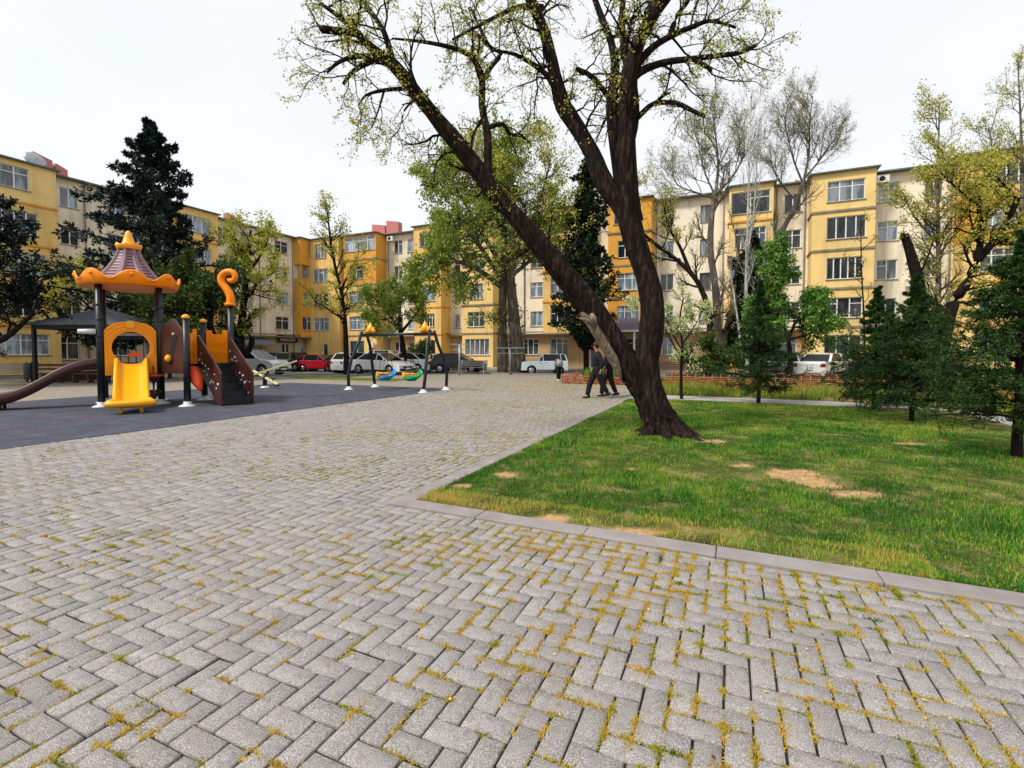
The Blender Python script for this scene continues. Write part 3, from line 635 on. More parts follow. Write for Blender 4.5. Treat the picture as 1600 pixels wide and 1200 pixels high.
mb = MB(); mb.lathe([(0, .12), (.25, .10), (.5, .03), (.62, -.02)], (0, 0, 0), 18)
c = FL.P(17.2, -.4, 14.95); rot = Matrix.Translation(c) @ Matrix.Rotation(R_(62), 4, 'Y')
mb.v = [tuple(rot @ Vector(p)) for p in mb.v]; mb.tube([c, FL.P(17.2, -.5, 14.1)], .03, 6); mb.tube([c, c + Vector((.6, 0, .1))], .015, 5)
mb.build('satellite_dish', M['metal'], lb, world=True)
# shop sign, lower awning, notice
mb = MB(); FL.box(mb, 36.2, 38.8, .1, .22, 2.55, 3.02 + .35); sg = mb.build('shop_sign', M['black'], lb, world=True)
def flat_text(txt, size, loc, rot, mat, parent=None, name='lettering'):
    cu = bpy.data.curves.new(name, 'FONT'); cu.body = txt; cu.size = size; cu.extrude = .006; cu.align_x = 'CENTER'; cu.align_y = 'CENTER'
    o = bpy.data.objects.new(name, cu); link(o); dg = bpy.context.evaluated_depsgraph_get()
    me = bpy.data.meshes.new_from_object(o.evaluated_get(dg)); bpy.data.objects.remove(o)
    me.materials.clear(); me.materials.append(mat); o = link(bpy.data.objects.new(name, me)); o.location = loc; o.rotation_euler = rot
    if parent is not None:
        q = parent; off = Vector((0, 0, 0))
        while q is not None: off += q.location; q = q.parent
        o.location = Vector(loc) - off; o.parent = parent
    return o
flat_text('MAGAZIN', .42, FL.P(37.5, .235, 2.82), (R_(90), 0, R_(90)), M['white'], sg)
flat_text('AVTO HISSE', .2, FL.P(37.5, .235, 3.2), (R_(90), 0, R_(90)), M['white'], sg)
mb = MB(); FL.box(mb, 34.4, 36.9, 0, .02, 0, .0 + .01); 
aw = MB(); aw.add([FL.P(30.5, 0, 2.95), FL.P(35.0, 0, 2.95), FL.P(35.0, 1.5, 2.35), FL.P(30.5, 1.5, 2.35), FL.P(35.0, 1.5, 2.15), FL.P(30.5, 1.5, 2.15)], [(0, 1, 2, 3), (3, 2, 4, 5)])
aw.build('awning', M['slate'], lb, world=True)
mb = MB(); FL.box(mb, 39.0, 39.8, .01, .05, 1.3, 2.0); mb.build('notice_board', M['g2'], lb, world=True)
# entrance canopy with its dark purple roof at the back building
mb = MB(); c = 0
for a, b in ((-10.3, -6.9),):
    v = [FB.P(a, 1.7, 4.3), FB.P(b, 1.7, 4.3), FB.P(b + .4, 3.6, 3.25), FB.P(a - .4, 3.6, 3.25), FB.P(a, 1.7, 3.3), FB.P(b, 1.7, 3.3)]
    mb.add(v, [(0, 1, 2, 3), (0, 3, 4), (1, 5, 2), (3, 2, 5, 4)])
mb.build('canopy_roof', plain('purple_tile', H('#5b5262'), .6, .3, 12, .3), bb, world=True)
mb = MB(); FB.box(mb, -10.4, -10.25, 3.3, 3.45, .1, 3.25); FB.box(mb, -6.95, -6.8, 3.3, 3.45, .1, 3.25); FB.box(mb, -10.7, -6.5, 3.5, 3.6, 3.1, 3.24); mb.build('canopy_frame', M['wframe'], bb, world=True)
# ================================================================== PLAYGROUND
def VX(X, Z): v = XY(X, Z); return Vector((v.x, v.y, 0))
P1, P2 = VX(-11.2, 13.05), VX(-10.16, 13.86)
uu = VX(.79, .61).normalized(); vv = VX(.61, -.79).normalized()     # right along the arch, outwards to the front
S_ = (P2 - P1).length
P1b, P2b = P1 - vv * 1.45, P2 - vv * 1.35
P3, P4, P5 = VX(-8.96, 13.2), VX(-9.62, 14.97), VX(-8.78, 15.0)
S1, S2 = VX(-9.25, 14.2), VX(-8.78, 14.85)
pt = thing('play_tower', 'playground tower with wavy orange roof, yellow front slide and long brown side slide', 'play structure', tuple((P1 + P2) / 2))
def pb(mb, name, mat, bevel=0, parent=None, label=None):
    o = mb.build(name, M[mat], pt, world=True, bevel=bevel, label=label)
    if parent is not None: o.parent = parent
    return o
zz_ = Vector((0, 0, 1))
for p, h, cap in ((P1, 3.4, 0), (P2, 3.4, 0), (P1b, 3.4, 0), (P2b, 3.4, 0), (P3, 2.42, 1), (P4, 2.42, 1), (P5, 3.0, 0)):
    mb = MB(); mb.tube([p, p + zz_ * h], .085, 14)
    if h > 3.2:
        for z in (1.9, 2.35, 2.75): mb.lathe([(.086, 0), (.093, .01), (.093, .05), (.086, .06)], tuple(p + zz_ * z), 14)
    o = pb(mb, 'post', 'postblk')
    b = MB(); b.lathe([(.22, 0), (.22, .015), (.15, .05), (.10, .07), (.10, .13), (.086, .14)], tuple(p), 14); pb(b, 'base_plate', 'plate', parent=o)
    if cap:
        b = MB(); b.lathe([(.1, 0), (.1, .04), (.085, .08), (.04, .11), (0, .12)], tuple(p + zz_ * h), 14); pb(b, 'post_cap', 'plYellow', parent=o)
# --- roof
RC = (P1 + P2 + P1b + P2b) / 4; RR = 1.14
mb = MB(); N = 96; ring = []
for i in range(N):
    a = 2 * math.pi * i / N; ph = a * 8
    top = 3.64 + .12 * math.cos(ph) - .015 * math.cos(2 * ph)
    oct_ = RR * .99
    r0, r1 = oct_ * .985, oct_ * 1.075
    prof = [(r0 - .05, 3.36), (r0, 3.33), (oct_ * 1.02, 3.40), (oct_ * 1.045, 3.47), (r1, top - .03), (r1 - .02, top), (r1 - .05, top - .02), (oct_ * .99, 3.47), (r0 - .06, 3.40)]
    ring.append([(RC.x + r * math.cos(a + .35), RC.y + r * math.sin(a + .35), z) for r, z in prof])
m_ = len(ring[0]); vs = [p for q in ring for p in q]
mb.add(vs, [(i * m_ + j, ((i + 1) % N) * m_ + j, ((i + 1) % N) * m_ + (j + 1) % m_, i * m_ + (j + 1) % m_) for i in range(N) for j in range(m_)], True)
fas = pb(mb, 'roof_fascia', 'plOrange')
for i in range(8):
    mb = MB(); a = 2 * math.pi * i / 8 + .35; n_ = Vector((math.cos(a), math.sin(a), 0)); c = RC + n_ * (RR * 1.045) + zz_ * 3.62
    mb.tube([c - n_ * .02, c + n_ * .04], [.06, .045], 12); pb(mb, 'fascia_button', 'plOrange', parent=fas)
mb = MB(); mb.lathe([(0.01, 3.38), (RR * .98, 3.38), (RR * .98, 3.345), (0.01, 3.30)], (RC.x, RC.y, 0), 8, False, rot=.35); pb(mb, 'roof_underside', 'plOrange')
mb = MB(); steps = 11; prof = []
def rad(t): return .23 + (.82 - .23) * (1 - t) ** 1.55
for k in range(steps):
    t0, t1 = k / steps, (k + 1) / steps; z0_, z1_ = 3.5 + 1.02 * t0, 3.5 + 1.02 * t1
    prof += [(rad(t0) + .01, z0_), (rad(t1) + .012, z1_ - .028), (rad(t1) - .035, z1_ - .026), (rad(t1) - .035, z1_)]
mb.lathe(prof, (RC.x, RC.y, 0), 8, False, rot=.35 + math.pi / 8)
cone = pb(mb, 'roof_cone', 'plMauve')
for i in range(8):
    mb = MB(); a = .35 + math.pi / 8 + i * math.pi / 4; n_ = Vector((math.cos(a), math.sin(a), 0)); t_ = Vector((-n_.y, n_.x, 0))
    for k in range(8):
        t0, t1 = k / 8, (k + 1) / 8; p0 = RC + n_ * (rad(t0) + .012) + zz_ * (3.5 + 1.02 * t0); p1 = RC + n_ * (rad(t1) + .012) + zz_ * (3.5 + 1.02 * t1)
        w0, w1 = .09 * (1.15 - t0 * .6), .09 * (1.15 - t1 * .6)
        mb.add([p0 - t_ * w0 - n_ * .05, p0 - t_ * w0 * .6 + n_ * .02, p0 + t_ * w0 * .6 + n_ * .02, p0 + t_ * w0 - n_ * .05, p1 - t_ * w1 - n_ * .05, p1 - t_ * w1 * .6 + n_ * .02, p1 + t_ * w1 * .6 + n_ * .02, p1 + t_ * w1 - n_ * .05],
               [(0, 1, 5, 4), (1, 2, 6, 5), (2, 3, 7, 6)])
    pb(mb, 'cone_rib', 'plMauve', parent=cone)
mb = MB(); NC = 64; vs = []
for i in range(NC):
    a = 2 * math.pi * i / NC; f = .5 + .5 * math.cos(a * 8)
    for r, z in ((.25, 4.46), (.29, 4.47), (.30, 4.54), (.315, 4.57 + .05 * f), (.285, 4.57 + .05 * f), (.24, 4.53)): vs.append((RC.x + r * math.cos(a), RC.y + r * math.sin(a), z))
mb.add(vs, [(i * 6 + j, ((i + 1) % NC) * 6 + j, ((i + 1) % NC) * 6 + (j + 1) % 6, i * 6 + (j + 1) % 6) for i in range(NC) for j in range(6)], True)
mb.lathe([(.25, 4.52), (.21, 4.56), (.15, 4.66), (.12, 4.78), (.10, 4.82), (.085, 4.90), (.05, 4.97), (.03, 5.0), (0, 5.01)], (RC.x, RC.y, 0), 10, True)
pb(mb, 'finial', 'plYellow')
# --- decks
mb = MB(); mb.prism([(p.x, p.y) for p in (P1, P2, P2b, P1b)], lambda a, b: (a, b, 1.06), lambda a, b: (a, b, 1.14)); pb(mb, 'deck', 'postblk')
mb = MB(); mb.prism([(p.x, p.y) for p in (P2, P3, S1, S2, P5, P4, P2b)], lambda a, b: (a, b, 1.08), lambda a, b: (a, b, 1.155)); pb(mb, 'deck', 'postblk')
# --- arch panel (plane u-z through P1..P2, a little proud)
def panelf(o, ux, nx, a, b): return (lambda u, z: tuple(o + ux * u + zz_ * z + nx * a)), (lambda u, z: tuple(o + ux * u + zz_ * z + nx * b))
W = S_ - .17; o0 = P1 + uu * .085
outer = [(0, .85), (0, 2.08), (.08, 2.2), (W * .2, 2.30), (W * .5, 2.36), (W * .8, 2.30), (W - .08, 2.2), (W, 2.08), (W, .85)]
cx_, cz_, rr = W / 2, 1.62, .42
hole = [(cx_ + rr * math.sin(a) * 1.0, cz_ + rr * 1.05 * math.cos(a)) for a in [R_(d) for d in range(-145, 146, 10)]]
poly = [(p[0], p[1]) for p in outer] + [(cx_ + .25, .85), (cx_ + .25, 1.2)] + list(reversed([h for h in hole])) + [(cx_ - .25, 1.2), (cx_ - .25, .85)]
f0, f1 = panelf(o0, uu, vv, -.03, .06); mb = MB(); mb.prism(poly, f0, f1); ap = pb(mb, 'arch_panel', 'plArch', bevel=.015)
for q, (ra, rb) in enumerate(((.50, .525), (.60, .62), (.70, .715))):
    mb = MB(); lim = (118, 75, 58)[q]
    arc = [R_(d) for d in range(-lim, lim + 1, 8)]
    pl = [(min(max(cx_ + rb * math.sin(a), .01), W - .01), min(cz_ + rb * math.cos(a), 2.33)) for a in arc] + [(min(max(cx_ + ra * math.sin(a), .005), W - .005), cz_ + ra * math.cos(a)) for a in reversed(arc)]
    g0_, g1_ = panelf(o0, uu, vv, .05, .085); mb.prism(pl, g0_, g1_); pb(mb, 'arch_moulding', 'plArch', parent=ap)
mb = MB(); g0_, g1_ = panelf(o0, uu, vv, .05, .10); mb.prism([(cx_ - .08, 2.16), (cx_ + .08, 2.16), (cx_ + .11, 2.3), (cx_ + .05, 2.37), (cx_ - .05, 2.37), (cx_ - .11, 2.3)], g0_, g1_); pb(mb, 'arch_keystone', 'plYellow', parent=ap, bevel=.01)
# --- yellow slide
def slide(name, mat, start, dirv, side, prof, w0, w1, lip=.20, wall=.06, skirt=.05):
    mb = MB(); rows = []
    for i, (d, z) in enumerate(prof):
        t = i / (len(prof) - 1); w = w0 + (w1 - w0) * max(0, (t - .75) / .25) ** 1.5
        lp = lip * (1 if t < .97 else .85)
        c = start + dirv * d
        sec = [(-w / 2 - wall, z - skirt), (-w / 2 - wall - .02, z + lp - .03), (-w / 2 - wall * .5, z + lp), (-w / 2, z + lp - .04), (-w / 2 + .05, z + .03), (-w / 2 + .13, z), (0, z - .01), (w / 2 - .13, z), (w / 2 - .05, z + .03), (w / 2, z + lp - .04), (w / 2 + wall * .5, z + lp), (w / 2 + wall + .02, z + lp - .03), (w / 2 + wall, z - skirt), (w / 2 + wall - .03, z - skirt), (w / 2 + .01, z - .05), (0, z - .06), (-w / 2 - .01, z - .05), (-w / 2 - wall + .03, z - skirt)]
        rows.append([tuple(c + side * a + zz_ * b) for a, b in sec])
    m = len(rows[0]); mb.add([p for r in rows for p in r], [(i * m + j, (i + 1) * m + j, (i + 1) * m + (j + 1) % m, i * m + (j + 1) % m) for i in range(len(rows) - 1) for j in range(m)] + [tuple(range(m)), tuple((len(rows) - 1) * m + j for j in reversed(range(m)))], True)
    return mb
def bez(pts, n):
    out = []
    for i in range(n + 1):
        t = i / n * (len(pts) - 1); k = min(int(t), len(pts) - 2); f = t - k
        p0 = pts[max(k - 1, 0)]; p1 = pts[k]; p2 = pts[k + 1]; p3 = pts[min(k + 2, len(pts) - 1)]
        out.append(tuple(.5 * (2 * p1[j] + (p2[j] - p0[j]) * f + (2 * p0[j] - 5 * p1[j] + 4 * p2[j] - p3[j]) * f * f + (3 * p1[j] - p0[j] - 3 * p2[j] + p3[j]) * f ** 3) for j in range(len(p1))))
    return out
mid = (P1 + P2) / 2
mb = slide('slide', 'plSlide', mid + vv * .04 + uu * .0, vv, uu, bez([(0, 1.17), (.25, 1.12), (1.2, .52), (1.75, .26), (2.15, .20), (2.35, .22)], 22), .56, .72, .17, .07)
sl = pb(mb, 'slide', 'plSlide', label='wide yellow slide at the front of the tower')
e0 = mid + vv * 2.36; mb = MB()
pts = [e0 + uu * (.44 * math.cos(a)) + vv * (.12 * math.sin(a)) + zz_ * .26 for a in [math.pi * k / 12 for k in range(13)]]
mb.tube(pts, .08, 10); pts2 = [mid + vv * 2.2 - uu * .2, mid + vv * 2.2 + uu * .2]
for q in pts2: mb.tube([q, q + zz_ * .2], .04, 8)
pb(mb, 'slide_lip', 'plSlide', parent=sl)
# --- brown wavy slide to the left
lm = (P1 + P1b) / 2
mb = slide('slide', 'plBrown', lm - uu * .05, -uu, vv, bez([(0, 1.17), (.35, 1.13), (.8, .93), (1.35, .55), (1.75, .33), (2.15, .24), (2.6, .16), (2.9, .17)], 26), .5, .56, .16, .06, .14)
pb(mb, 'slide', 'plBrown', label='long brown slide running off to the left')
mb = MB()
q = lm - uu * 2.0
for sgn in (-1, 1): mb.tube([q + vv * .25 * sgn, q + vv * .25 * sgn + zz_ * .22], .035, 8)
q = lm - uu * .02; h0, h1 = panelf(q - vv * .42, vv, -uu, 0, .05)
mb.prism([(0, .9), (0, 2.2), (.42, 2.45), (.84, 2.2), (.84, .9), (.74, .9), (.74, 1.9), (.42, 2.1), (.10, 1.9), (.10, .9)], h0, h1); pb(mb, 'slide_arch', 'plBrown')
mb = MB(); mb.tube([P1 - uu * .45 + zz_ * 2.05, P1 - uu * .08 + zz_ * 2.05], [.06, .08], 10); pb(mb, 'handle_stub', 'plate')
for a, b in ((P1, P2), (P2, P3), (P4, P2b), (P1b, P2b)):
    mb = MB(); mb.tube([a + zz_ * 2.0, b + zz_ * 2.0], .022, 8); pb(mb, 'rail', 'metal')
mb = MB()
for z in (1.2, 1.25):
    pass
mb.tube([P1b + zz_ * 1.9, P2b + zz_ * 1.9], .022, 8)
for k in range(1, 7):
    a = P1b.lerp(P2b, k / 7); mb.tube([a + zz_ * 1.14, a + zz_ * 1.9], .014, 6)
pb(mb, 'back_railing', 'black')
# --- small counter visible in the arch
mb = MB(); q = mid + vv * .0; g0_, g1_ = panelf(q - uu * .1, uu, vv, -.05, .05); mb.prism([(0, 1.38), (.35, 1.38), (.35, 1.44), (.23, 1.46), (.18, 1.56), (.13, 1.46), (0, 1.44)], g0_, g1_); pb(mb, 'counter', 'plRed')
# --- brown play panel P2..P3
d23 = (P3 - P2).normalized(); n23 = Vector((d23.y, -d23.x, 0)); L23 = (P3 - P2).length
if n23.dot(CAM - P2) < 0: n23 = -n23
o1 = P2 + d23 * .12; w1_ = L23 - .24; f0, f1 = panelf(o1, d23, n23, -.03, .04)
mb = MB(); mb.prism([(0, .9), (0, 2.1), (w1_ * .18, 2.22), (w1_ * .35, 2.4), (w1_ * .5, 2.45), (w1_ * .65, 2.4), (w1_ * .82, 2.22), (w1_, 2.1), (w1_, .9)], f0, f1); bp_ = pb(mb, 'play_panel', 'plBrown', bevel=.015)
mb = MB(); f0, f1 = panelf(o1, d23, n23, .042, .05); mb.prism([(w1_ * .30, 1.15), (w1_ * .48, 1.15), (w1_ * .78, 1.95), (w1_ * .62, 2.02)], f0, f1); pb(mb, 'slot', 'dark', parent=bp_)
c = o1 + d23 * w1_ * .42 + zz_ * 1.32 + n23 * .04; mb = MB(); mb.tube([c, c + n23 * .07, c + n23 * .12], [.10, .11, .05], 12); pb(mb, 'knob', 'plYellow', parent=bp_)
c = o1 + d23 * w1_ * .65 + zz_ * 2.0 + n23 * .04; mb = MB(); mb.tube([c, c + n23 * .05], .035, 10); pb(mb, 'bolt', 'plate', parent=bp_)
# --- orange panels
def opanel(a, b, z0, z1, posts=True, label=None):
    d = (b - a).normalized(); n_ = Vector((d.y, -d.x, 0)); L = (b - a).length
    if n_.dot(CAM - a) < 0: n_ = -n_
    o_ = a + d * .09; w_ = L - .18; f0, f1 = panelf(o_, d, n_, -.03, .03); mb = MB(); k = w_ * .24
    mb.prism([(0, z0), (0, z1 + .12), (k, z1 + .12), (k + .02, z1), (w_ - k - .02, z1), (w_ - k, z1 + .12), (w_, z1 + .12), (w_, z0)], f0, f1); q = pb(mb, 'orange_panel', 'plOrange', bevel=.012)
    mb = MB(); f0, f1 = panelf(o_, d, n_, .028, .045)
    for i in range(4):
        for j in range(3):
            u, z = w_ * (.2 + .2 * i), z0 + (z1 - z0) * (.2 + .27 * j); mb.prism([(u - .06, z), (u, z + .1), (u + .06, z), (u, z - .1)], f0, f1)
    pb(mb, 'raised_pattern', 'plOrange', parent=q)
opanel(P4, P5, 1.0, 2.05); opanel(S1 + Vector((.0, .0, 0)) - (S2 - S1).normalized() * .55, S1 + (S2 - S1).normalized() * .02 + Vector((0, 0, 0)), 1.0, 2.05)
# --- steps
sd_ = VX(.78, -.62).normalized(); sw_ = (S2 - S1).normalized()
run = 1.62; NS = 6
st = MB()
for k in range(NS):
    z = 1.15 * (1 - (k + 1) / (NS + .0)) + .02; a = run * k / NS; b = run * (k + 1) / NS
    for (da, db, za, zb) in ((a, b + .02, z + .15, z + .19), (b - .0, b + .02, z, z + .15)):
        q0 = S1 + sd_ * da + sw_ * .04; q1 = S1 + sd_ * db + sw_ * .04; L = (S2 - S1).length - .08
        v = [q0, q1, q1 + sw_ * L, q0 + sw_ * L]; st.add([p + zz_ * za for p in v] + [p + zz_ * zb for p in v], [(3, 2, 1, 0), (4, 5, 6, 7), (0, 1, 5, 4), (1, 2, 6, 5), (2, 3, 7, 6), (3, 0, 4, 7)])
steps_ = pb(st, 'steps', 'postblk')
for k, base in enumerate((S1, S2)):
    off = -sw_ if k == 0 else sw_; f0, f1 = panelf(base, sd_, off, 0, .05)
    mb = MB(); mb.prism([(-.05, 1.95), (.03, 2.0), (1.5, 1.02), (1.62, .9), (1.62, .02), (1.45, .02), (-.05, 1.0)], f0, f1); sp = pb(mb, 'step_side', 'plBrown', bevel=.012)
    rk = random.Random(2 + k); mb = MB()
    for i in range(13):
        u = .15 + i * .11; zc = 1.78 - u * .66 - rk.uniform(.12, .72) * (1 if i % 2 else .6)
        zc = max(zc, 1.1 - u * .66); side_n = -sw_ if k == 0 else -sw_
        c = base + sd_ * u + zz_ * zc + (off * .05 if k == 0 else -sw_ * .0); n_ = -sw_
        mb = MB(); mb.tube([c, c + n_ * .02], rk.uniform(.018, .045), 8); pb(mb, 'knob', 'plate', parent=sp)
# tunnel underneath, orange-red
mb = MB(); a = P3.lerp(S1, .4) + zz_ * .95; mb.tube([a, a + sd_ * .35 - zz_ * .25, a + sd_ * .6 - zz_ * .5], [.2, .15, .05], 14); pb(mb, 'chute', 'plRed')
# screw climber behind the slide
c = P2 - uu * .18 - vv * .05 + vv * .35; mb = MB()
mb.lathe([(.02, .12), (.05, .2), (.2, .42), (.02, .44), (.03, .62), (.06, .66), (.22, .88), (.02, .9), (.02, 1.1)], tuple(c), 14, True)
sc1 = pb(mb, 'climbing_cone', 'plBrown'); mb = MB(); mb.lathe([(.19, 0), (.24, .02), (.24, .06), (.19, .08)], tuple(c + zz_ * .80), 14); pb(mb, 'cone_rim', 'plRed', parent=sc1)
# --- orange curl on the tall post
latd = VX(1, 0); base = P5 + zz_ * 2.98; curl = []
for a, b in ((0, 0), (.02, .12), (.0, .28), (-.10, .48), (-.24, .66), (-.27, .84), (-.16, .98), (.0, 1.02), (.13, .96), (.17, .84), (.10, .74), (.0, .74), (-.03, .80)): curl.append((a, b))
cp = bez(curl, 40); mb = MB(); mb.tube([base + latd * a + zz_ * b for a, b in cp], [.125 - .055 * (i / 40) for i in range(41)], 12)
mb.lathe([(.11, -.05), (.16, -.03), (.16, .03), (.12, .05)], tuple(base), 12); pb(mb, 'curl', 'plOrange')
# ---- SWING FRAME
swc = G(621, 609); swX = 1.78
sw = thing('swing_set', 'black bowed swing frame with yellow flame finials, beside the edge of the play mat', 'swing set', tuple(swc))
for sx in (-1, 1):
    for sy in (-1, 1):
        mb = MB(); mb.tube([(sx * (swX + .02 * 0), sy * .78, .02), (sx * (swX + .06), sy * .74, .6), (sx * (swX + .02), sy * .60, 1.2), (sx * (swX - .10), sy * .36, 1.8), (sx * (swX - .12), sy * .12, 2.32)], .062, 10)
        o = mb.build('leg', M['postblk'], sw); mb = MB(); mb.lathe([(.2, 0), (.2, .015), (.12, .05), (.08, .12), (.064, .13)], (sx * swX, sy * .78, 0), 12); b_ = mb.build('base_plate', M['plate'], sw); b_.parent = o
mb = MB(); mb.tube([(-swX - .02, 0, 2.2), (swX + .02, 0, 2.2)], .055, 10); mb.build('beam', M['postblk'], sw)
for sx in (-1, 1):
    mb = MB(); mb.lathe([(.06, 0), (.13, .06), (.16, .16), (.12, .27), (.05, .36), (.02, .43), (0, .46)], (sx * (swX - .45), 0, 2.25), 10); mb.lathe([(.0, 0), (.06, .02), (.1, .12), (.05, .2), (0, .24)], (sx * (swX - .45) + .14, 0, 2.25), 8); mb.lathe([(.0, 0), (.06, .02), (.1, .1), (.05, .17), (0, .2)], (sx * (swX - .45) - .14, 0, 2.25), 8)
    mb.build('finial', M['plYellow'], sw)
def swing(name, xoff, mat, label, yaw):
    t = thing(name, label, 'swing seat', tuple(swc + Vector((xoff, 0, .42))), yaw, 'bucket seats hanging from the swing frame')
    mb = MB(); rows = []
    for k in range(9):
        f = k / 8; x = -.24 + .48 * f; e = abs(f - .5) * 2
        prof = [(-.30, .10 - .02 * e), (-.25, .02 + .08 * e), (-.1, .0 + .12 * e ** 2), (.1, .0 + .12 * e ** 2), (.22, .10 + .1 * e), (.30, .34 - .08 * e), (.34, .42 - .12 * e), (.37, .40 - .12 * e), (.26, .05 + .08 * e), (.1, -.06 + .10 * e ** 2), (-.1, -.06 + .1 * e ** 2), (-.28, -.02 + .06 * e), (-.33, .06)]
        rows.append([(x, p[0], p[1]) for p in prof])
    m = len(rows[0]); mb.add([p for r in rows for p in r], [(i * m + j, (i + 1) * m + j, (i + 1) * m + (j + 1) % m, i * m + (j + 1) % m) for i in range(8) for j in range(m)] + [tuple(range(m)), tuple(8 * m + j for j in reversed(range(m)))], True)
    mb.build('seat_shell', M[mat], t)
    mb = MB(); mb.tube([(-.25, .16, .24), (-.27, -.1, .22), (-.15, -.3, .24), (0, -.34, .26), (.15, -.3, .24), (.27, -.1, .22), (.25, .16, .24)], .035, 8); mb.tube([(0, -.34, .26), (0, -.28, .04)], .05, 8); mb.box(-.13, .13, -.37, -.31, .14, .3)
    mb.build('front_guard', M['plYellow'], t)
    for a in (-1, 1):
        for b in (-1, 1):
            mb = MB(); mb.tube([(a * .25, b * .22, .22), (a * .2, 0 + .0, 1.74)], .009, 5); mb.build('rope', M['black'], t)
swing('baby_swing', -.55, 'plBlue', 'blue bucket swing seat with yellow front, left one under the frame', R_(-32))
swing('baby_swing', .72, 'plGreen', 'green bucket swing seat with yellow front, right one under the frame', R_(-32))
# ---- SEESAW
b0 = G(414, 606); ss = thing('seesaw', 'double seesaw with crossed pale bars on a dark post, beyond the play tower steps', 'seesaw', tuple(b0))
mb = MB(); mb.tube([(0, 0, 0), (0, 0, .62)], .085, 12); o = mb.build('post', M['postblk'], ss); mb = MB(); mb.lathe([(.2, 0), (.2, .02), (.1, .08)], (0, 0, 0), 12); mb.build('base_plate', M['plate'], ss).parent = o
mb = MB(); mb.lathe([(.09, 0), (.07, .04), (0, .05)], (0, 0, .62), 12); mb.build('post_cap', M['plYellow'], ss).parent = o
dr = Vector((Rv.x, Rv.y, 0)); df = Vector((Fv.x, Fv.y, 0))
for a, b, lb_ in (((dr * -1.0 + df * -.5 + zz_ * .32), (dr * 1.12 + df * .55 + zz_ * 1.12), 1), ((dr * -.75 + df * .5 + zz_ * .78), (dr * .78 + df * -.5 + zz_ * .18), 2)):
    a = a - zz_ * .08 * (lb_ == 2); b = b - zz_ * .0; mb = MB(); mb.obox(a, b, .09, .07); o = mb.build('bar', M['cream_bar'], ss, bevel=.01)
    d = (b - a).normalized(); mb = MB(); side = d.cross(zz_).normalized()
    mb.tube([b - d * .35 - side * .16 + zz_ * .14, b - d * .35 + side * .16 + zz_ * .14], .018, 6); mb.obox(b - d * .35, b - d * .35 + zz_ * .14, .03, .03); mb.obox(b - d * .15 - zz_ * .05, b + zz_ * .0 - zz_ * .05, .2, .05)
    mb.build('handle', M['black'], ss).parent = o
# ---- GAZEBO
gz_ = thing('gazebo', 'dark park gazebo with a pale grey hipped roof and benches inside, behind the brown slide', 'gazebo', tuple(VX(-21.3, 25.2)), R_(20))
hw = 1.9
for a in (-1, 1):
    for b in (-1, 1):
        mb = MB(); mb.box(a * hw - .07, a * hw + .07, b * hw - .07, b * hw + .07, 0, 2.85); mb.build('post', M['black'], gz_)
mb = MB(); v = [(-hw - .45, -hw - .45, 2.8), (hw + .45, -hw - .45, 2.8), (hw + .45, hw + .45, 2.8), (-hw - .45, hw + .45, 2.8), (0, 0, 3.8), (0, 0, 2.9)]
mb.add(v, [(0, 1, 4), (1, 2, 4), (2, 3, 4), (3, 0, 4), (1, 0, 5), (2, 1, 5), (3, 2, 5), (0, 3, 5)])
for i in range(1, 24):      # standing seams
    x = -hw - .45 + (2 * hw + .9) * i / 24; e = 1 - abs(x) / (hw + .45)
    for sgn in (-1, 1):
        mb.tube([(x, sgn * (hw + .45), 2.82), (x, sgn * (hw + .45) * (1 - e), 2.82 + 1.0 * e)], .02, 4, False, False); mb.tube([(sgn * (hw + .45), x, 2.82), (sgn * (hw + .45) * (1 - e), x, 2.82 + 1.0 * e)], .02, 4, False, False)
mb.build('roof', M['slate'], gz_)
mb = MB()
for s_ in (-1, 1):
    mb.box(-hw, hw, s_ * hw - .05, s_ * hw + .05, 2.62, 2.78); mb.box(s_ * hw - .05, s_ * hw + .05, -hw, hw, 2.62, 2.78)
mb.build('roof_beam', M['black'], gz_)
for x0_, x1_, y0_, y1_, rz_ in ((-hw, hw, -hw, -hw + .4, 0), (-hw, hw, hw - .4, hw, 0), (-hw, -hw + .4, -hw + .5, hw - .5, 0)):
    mb = MB(); mb.box(x0_ + .08, x1_ - .08, y0_ + .02, y1_, .42, .47); mb.box(x0_ + .08, x1_ - .08, y0_, y0_ + .04, .62, .72); mb.box(x0_ + .08, x1_ - .08, y0_, y0_ + .04, .80, .92)
    for k in range(5): xx = x0_ + .3 + (x1_ - x0_ - .6) * k / 4; mb.box(xx - .03, xx + .03, y0_ + .05, y1_ - .05, 0, .42)
    mb.build('bench_seat', M['wood'], gz_)
# ---- BENCHES
def bench(loc, rz, L, matn, label, legm='metal', group='park benches round the plaza'):
    t = thing('park_bench', label, 'bench', loc, rz, group)
    mb = MB()
    for k in range(4): mb.box(-L / 2, L / 2, -.22 + k * .12, -.13 + k * .12, .43, .465)
    mb.build('seat', M[matn], t)
    mb = MB()
    for k in range(4): mb.box(-L / 2, L / 2, .27 + k * .02, .3 + k * .02, .52 + k * .105, .60 + k * .105)
    mb.build('backrest', M[matn], t)
    for x in (-L / 2 + .08, L / 2 - .08):
        mb = MB(); mb.box(x - .03, x + .03, -.24, -.18, 0, .43); mb.box(x - .03, x + .03, .22, .28, 0, .5); mb.obox((x, .25, .45), (x, .36, .95), .06, .05); mb.box(x - .03, x + .03, -.24, .28, .38, .425); mb.box(x - .035, x + .035, -.26, .26, .62, .66); mb.box(x - .03, x + .03, -.24, -.19, .43, .62)
        mb.build('leg_frame', M[legm], t)
    return t
bench(tuple(G(738, 584)), R_(6), 2.0, 'benchgrey', 'grey slatted bench with metal ends in front of the dark SUV')
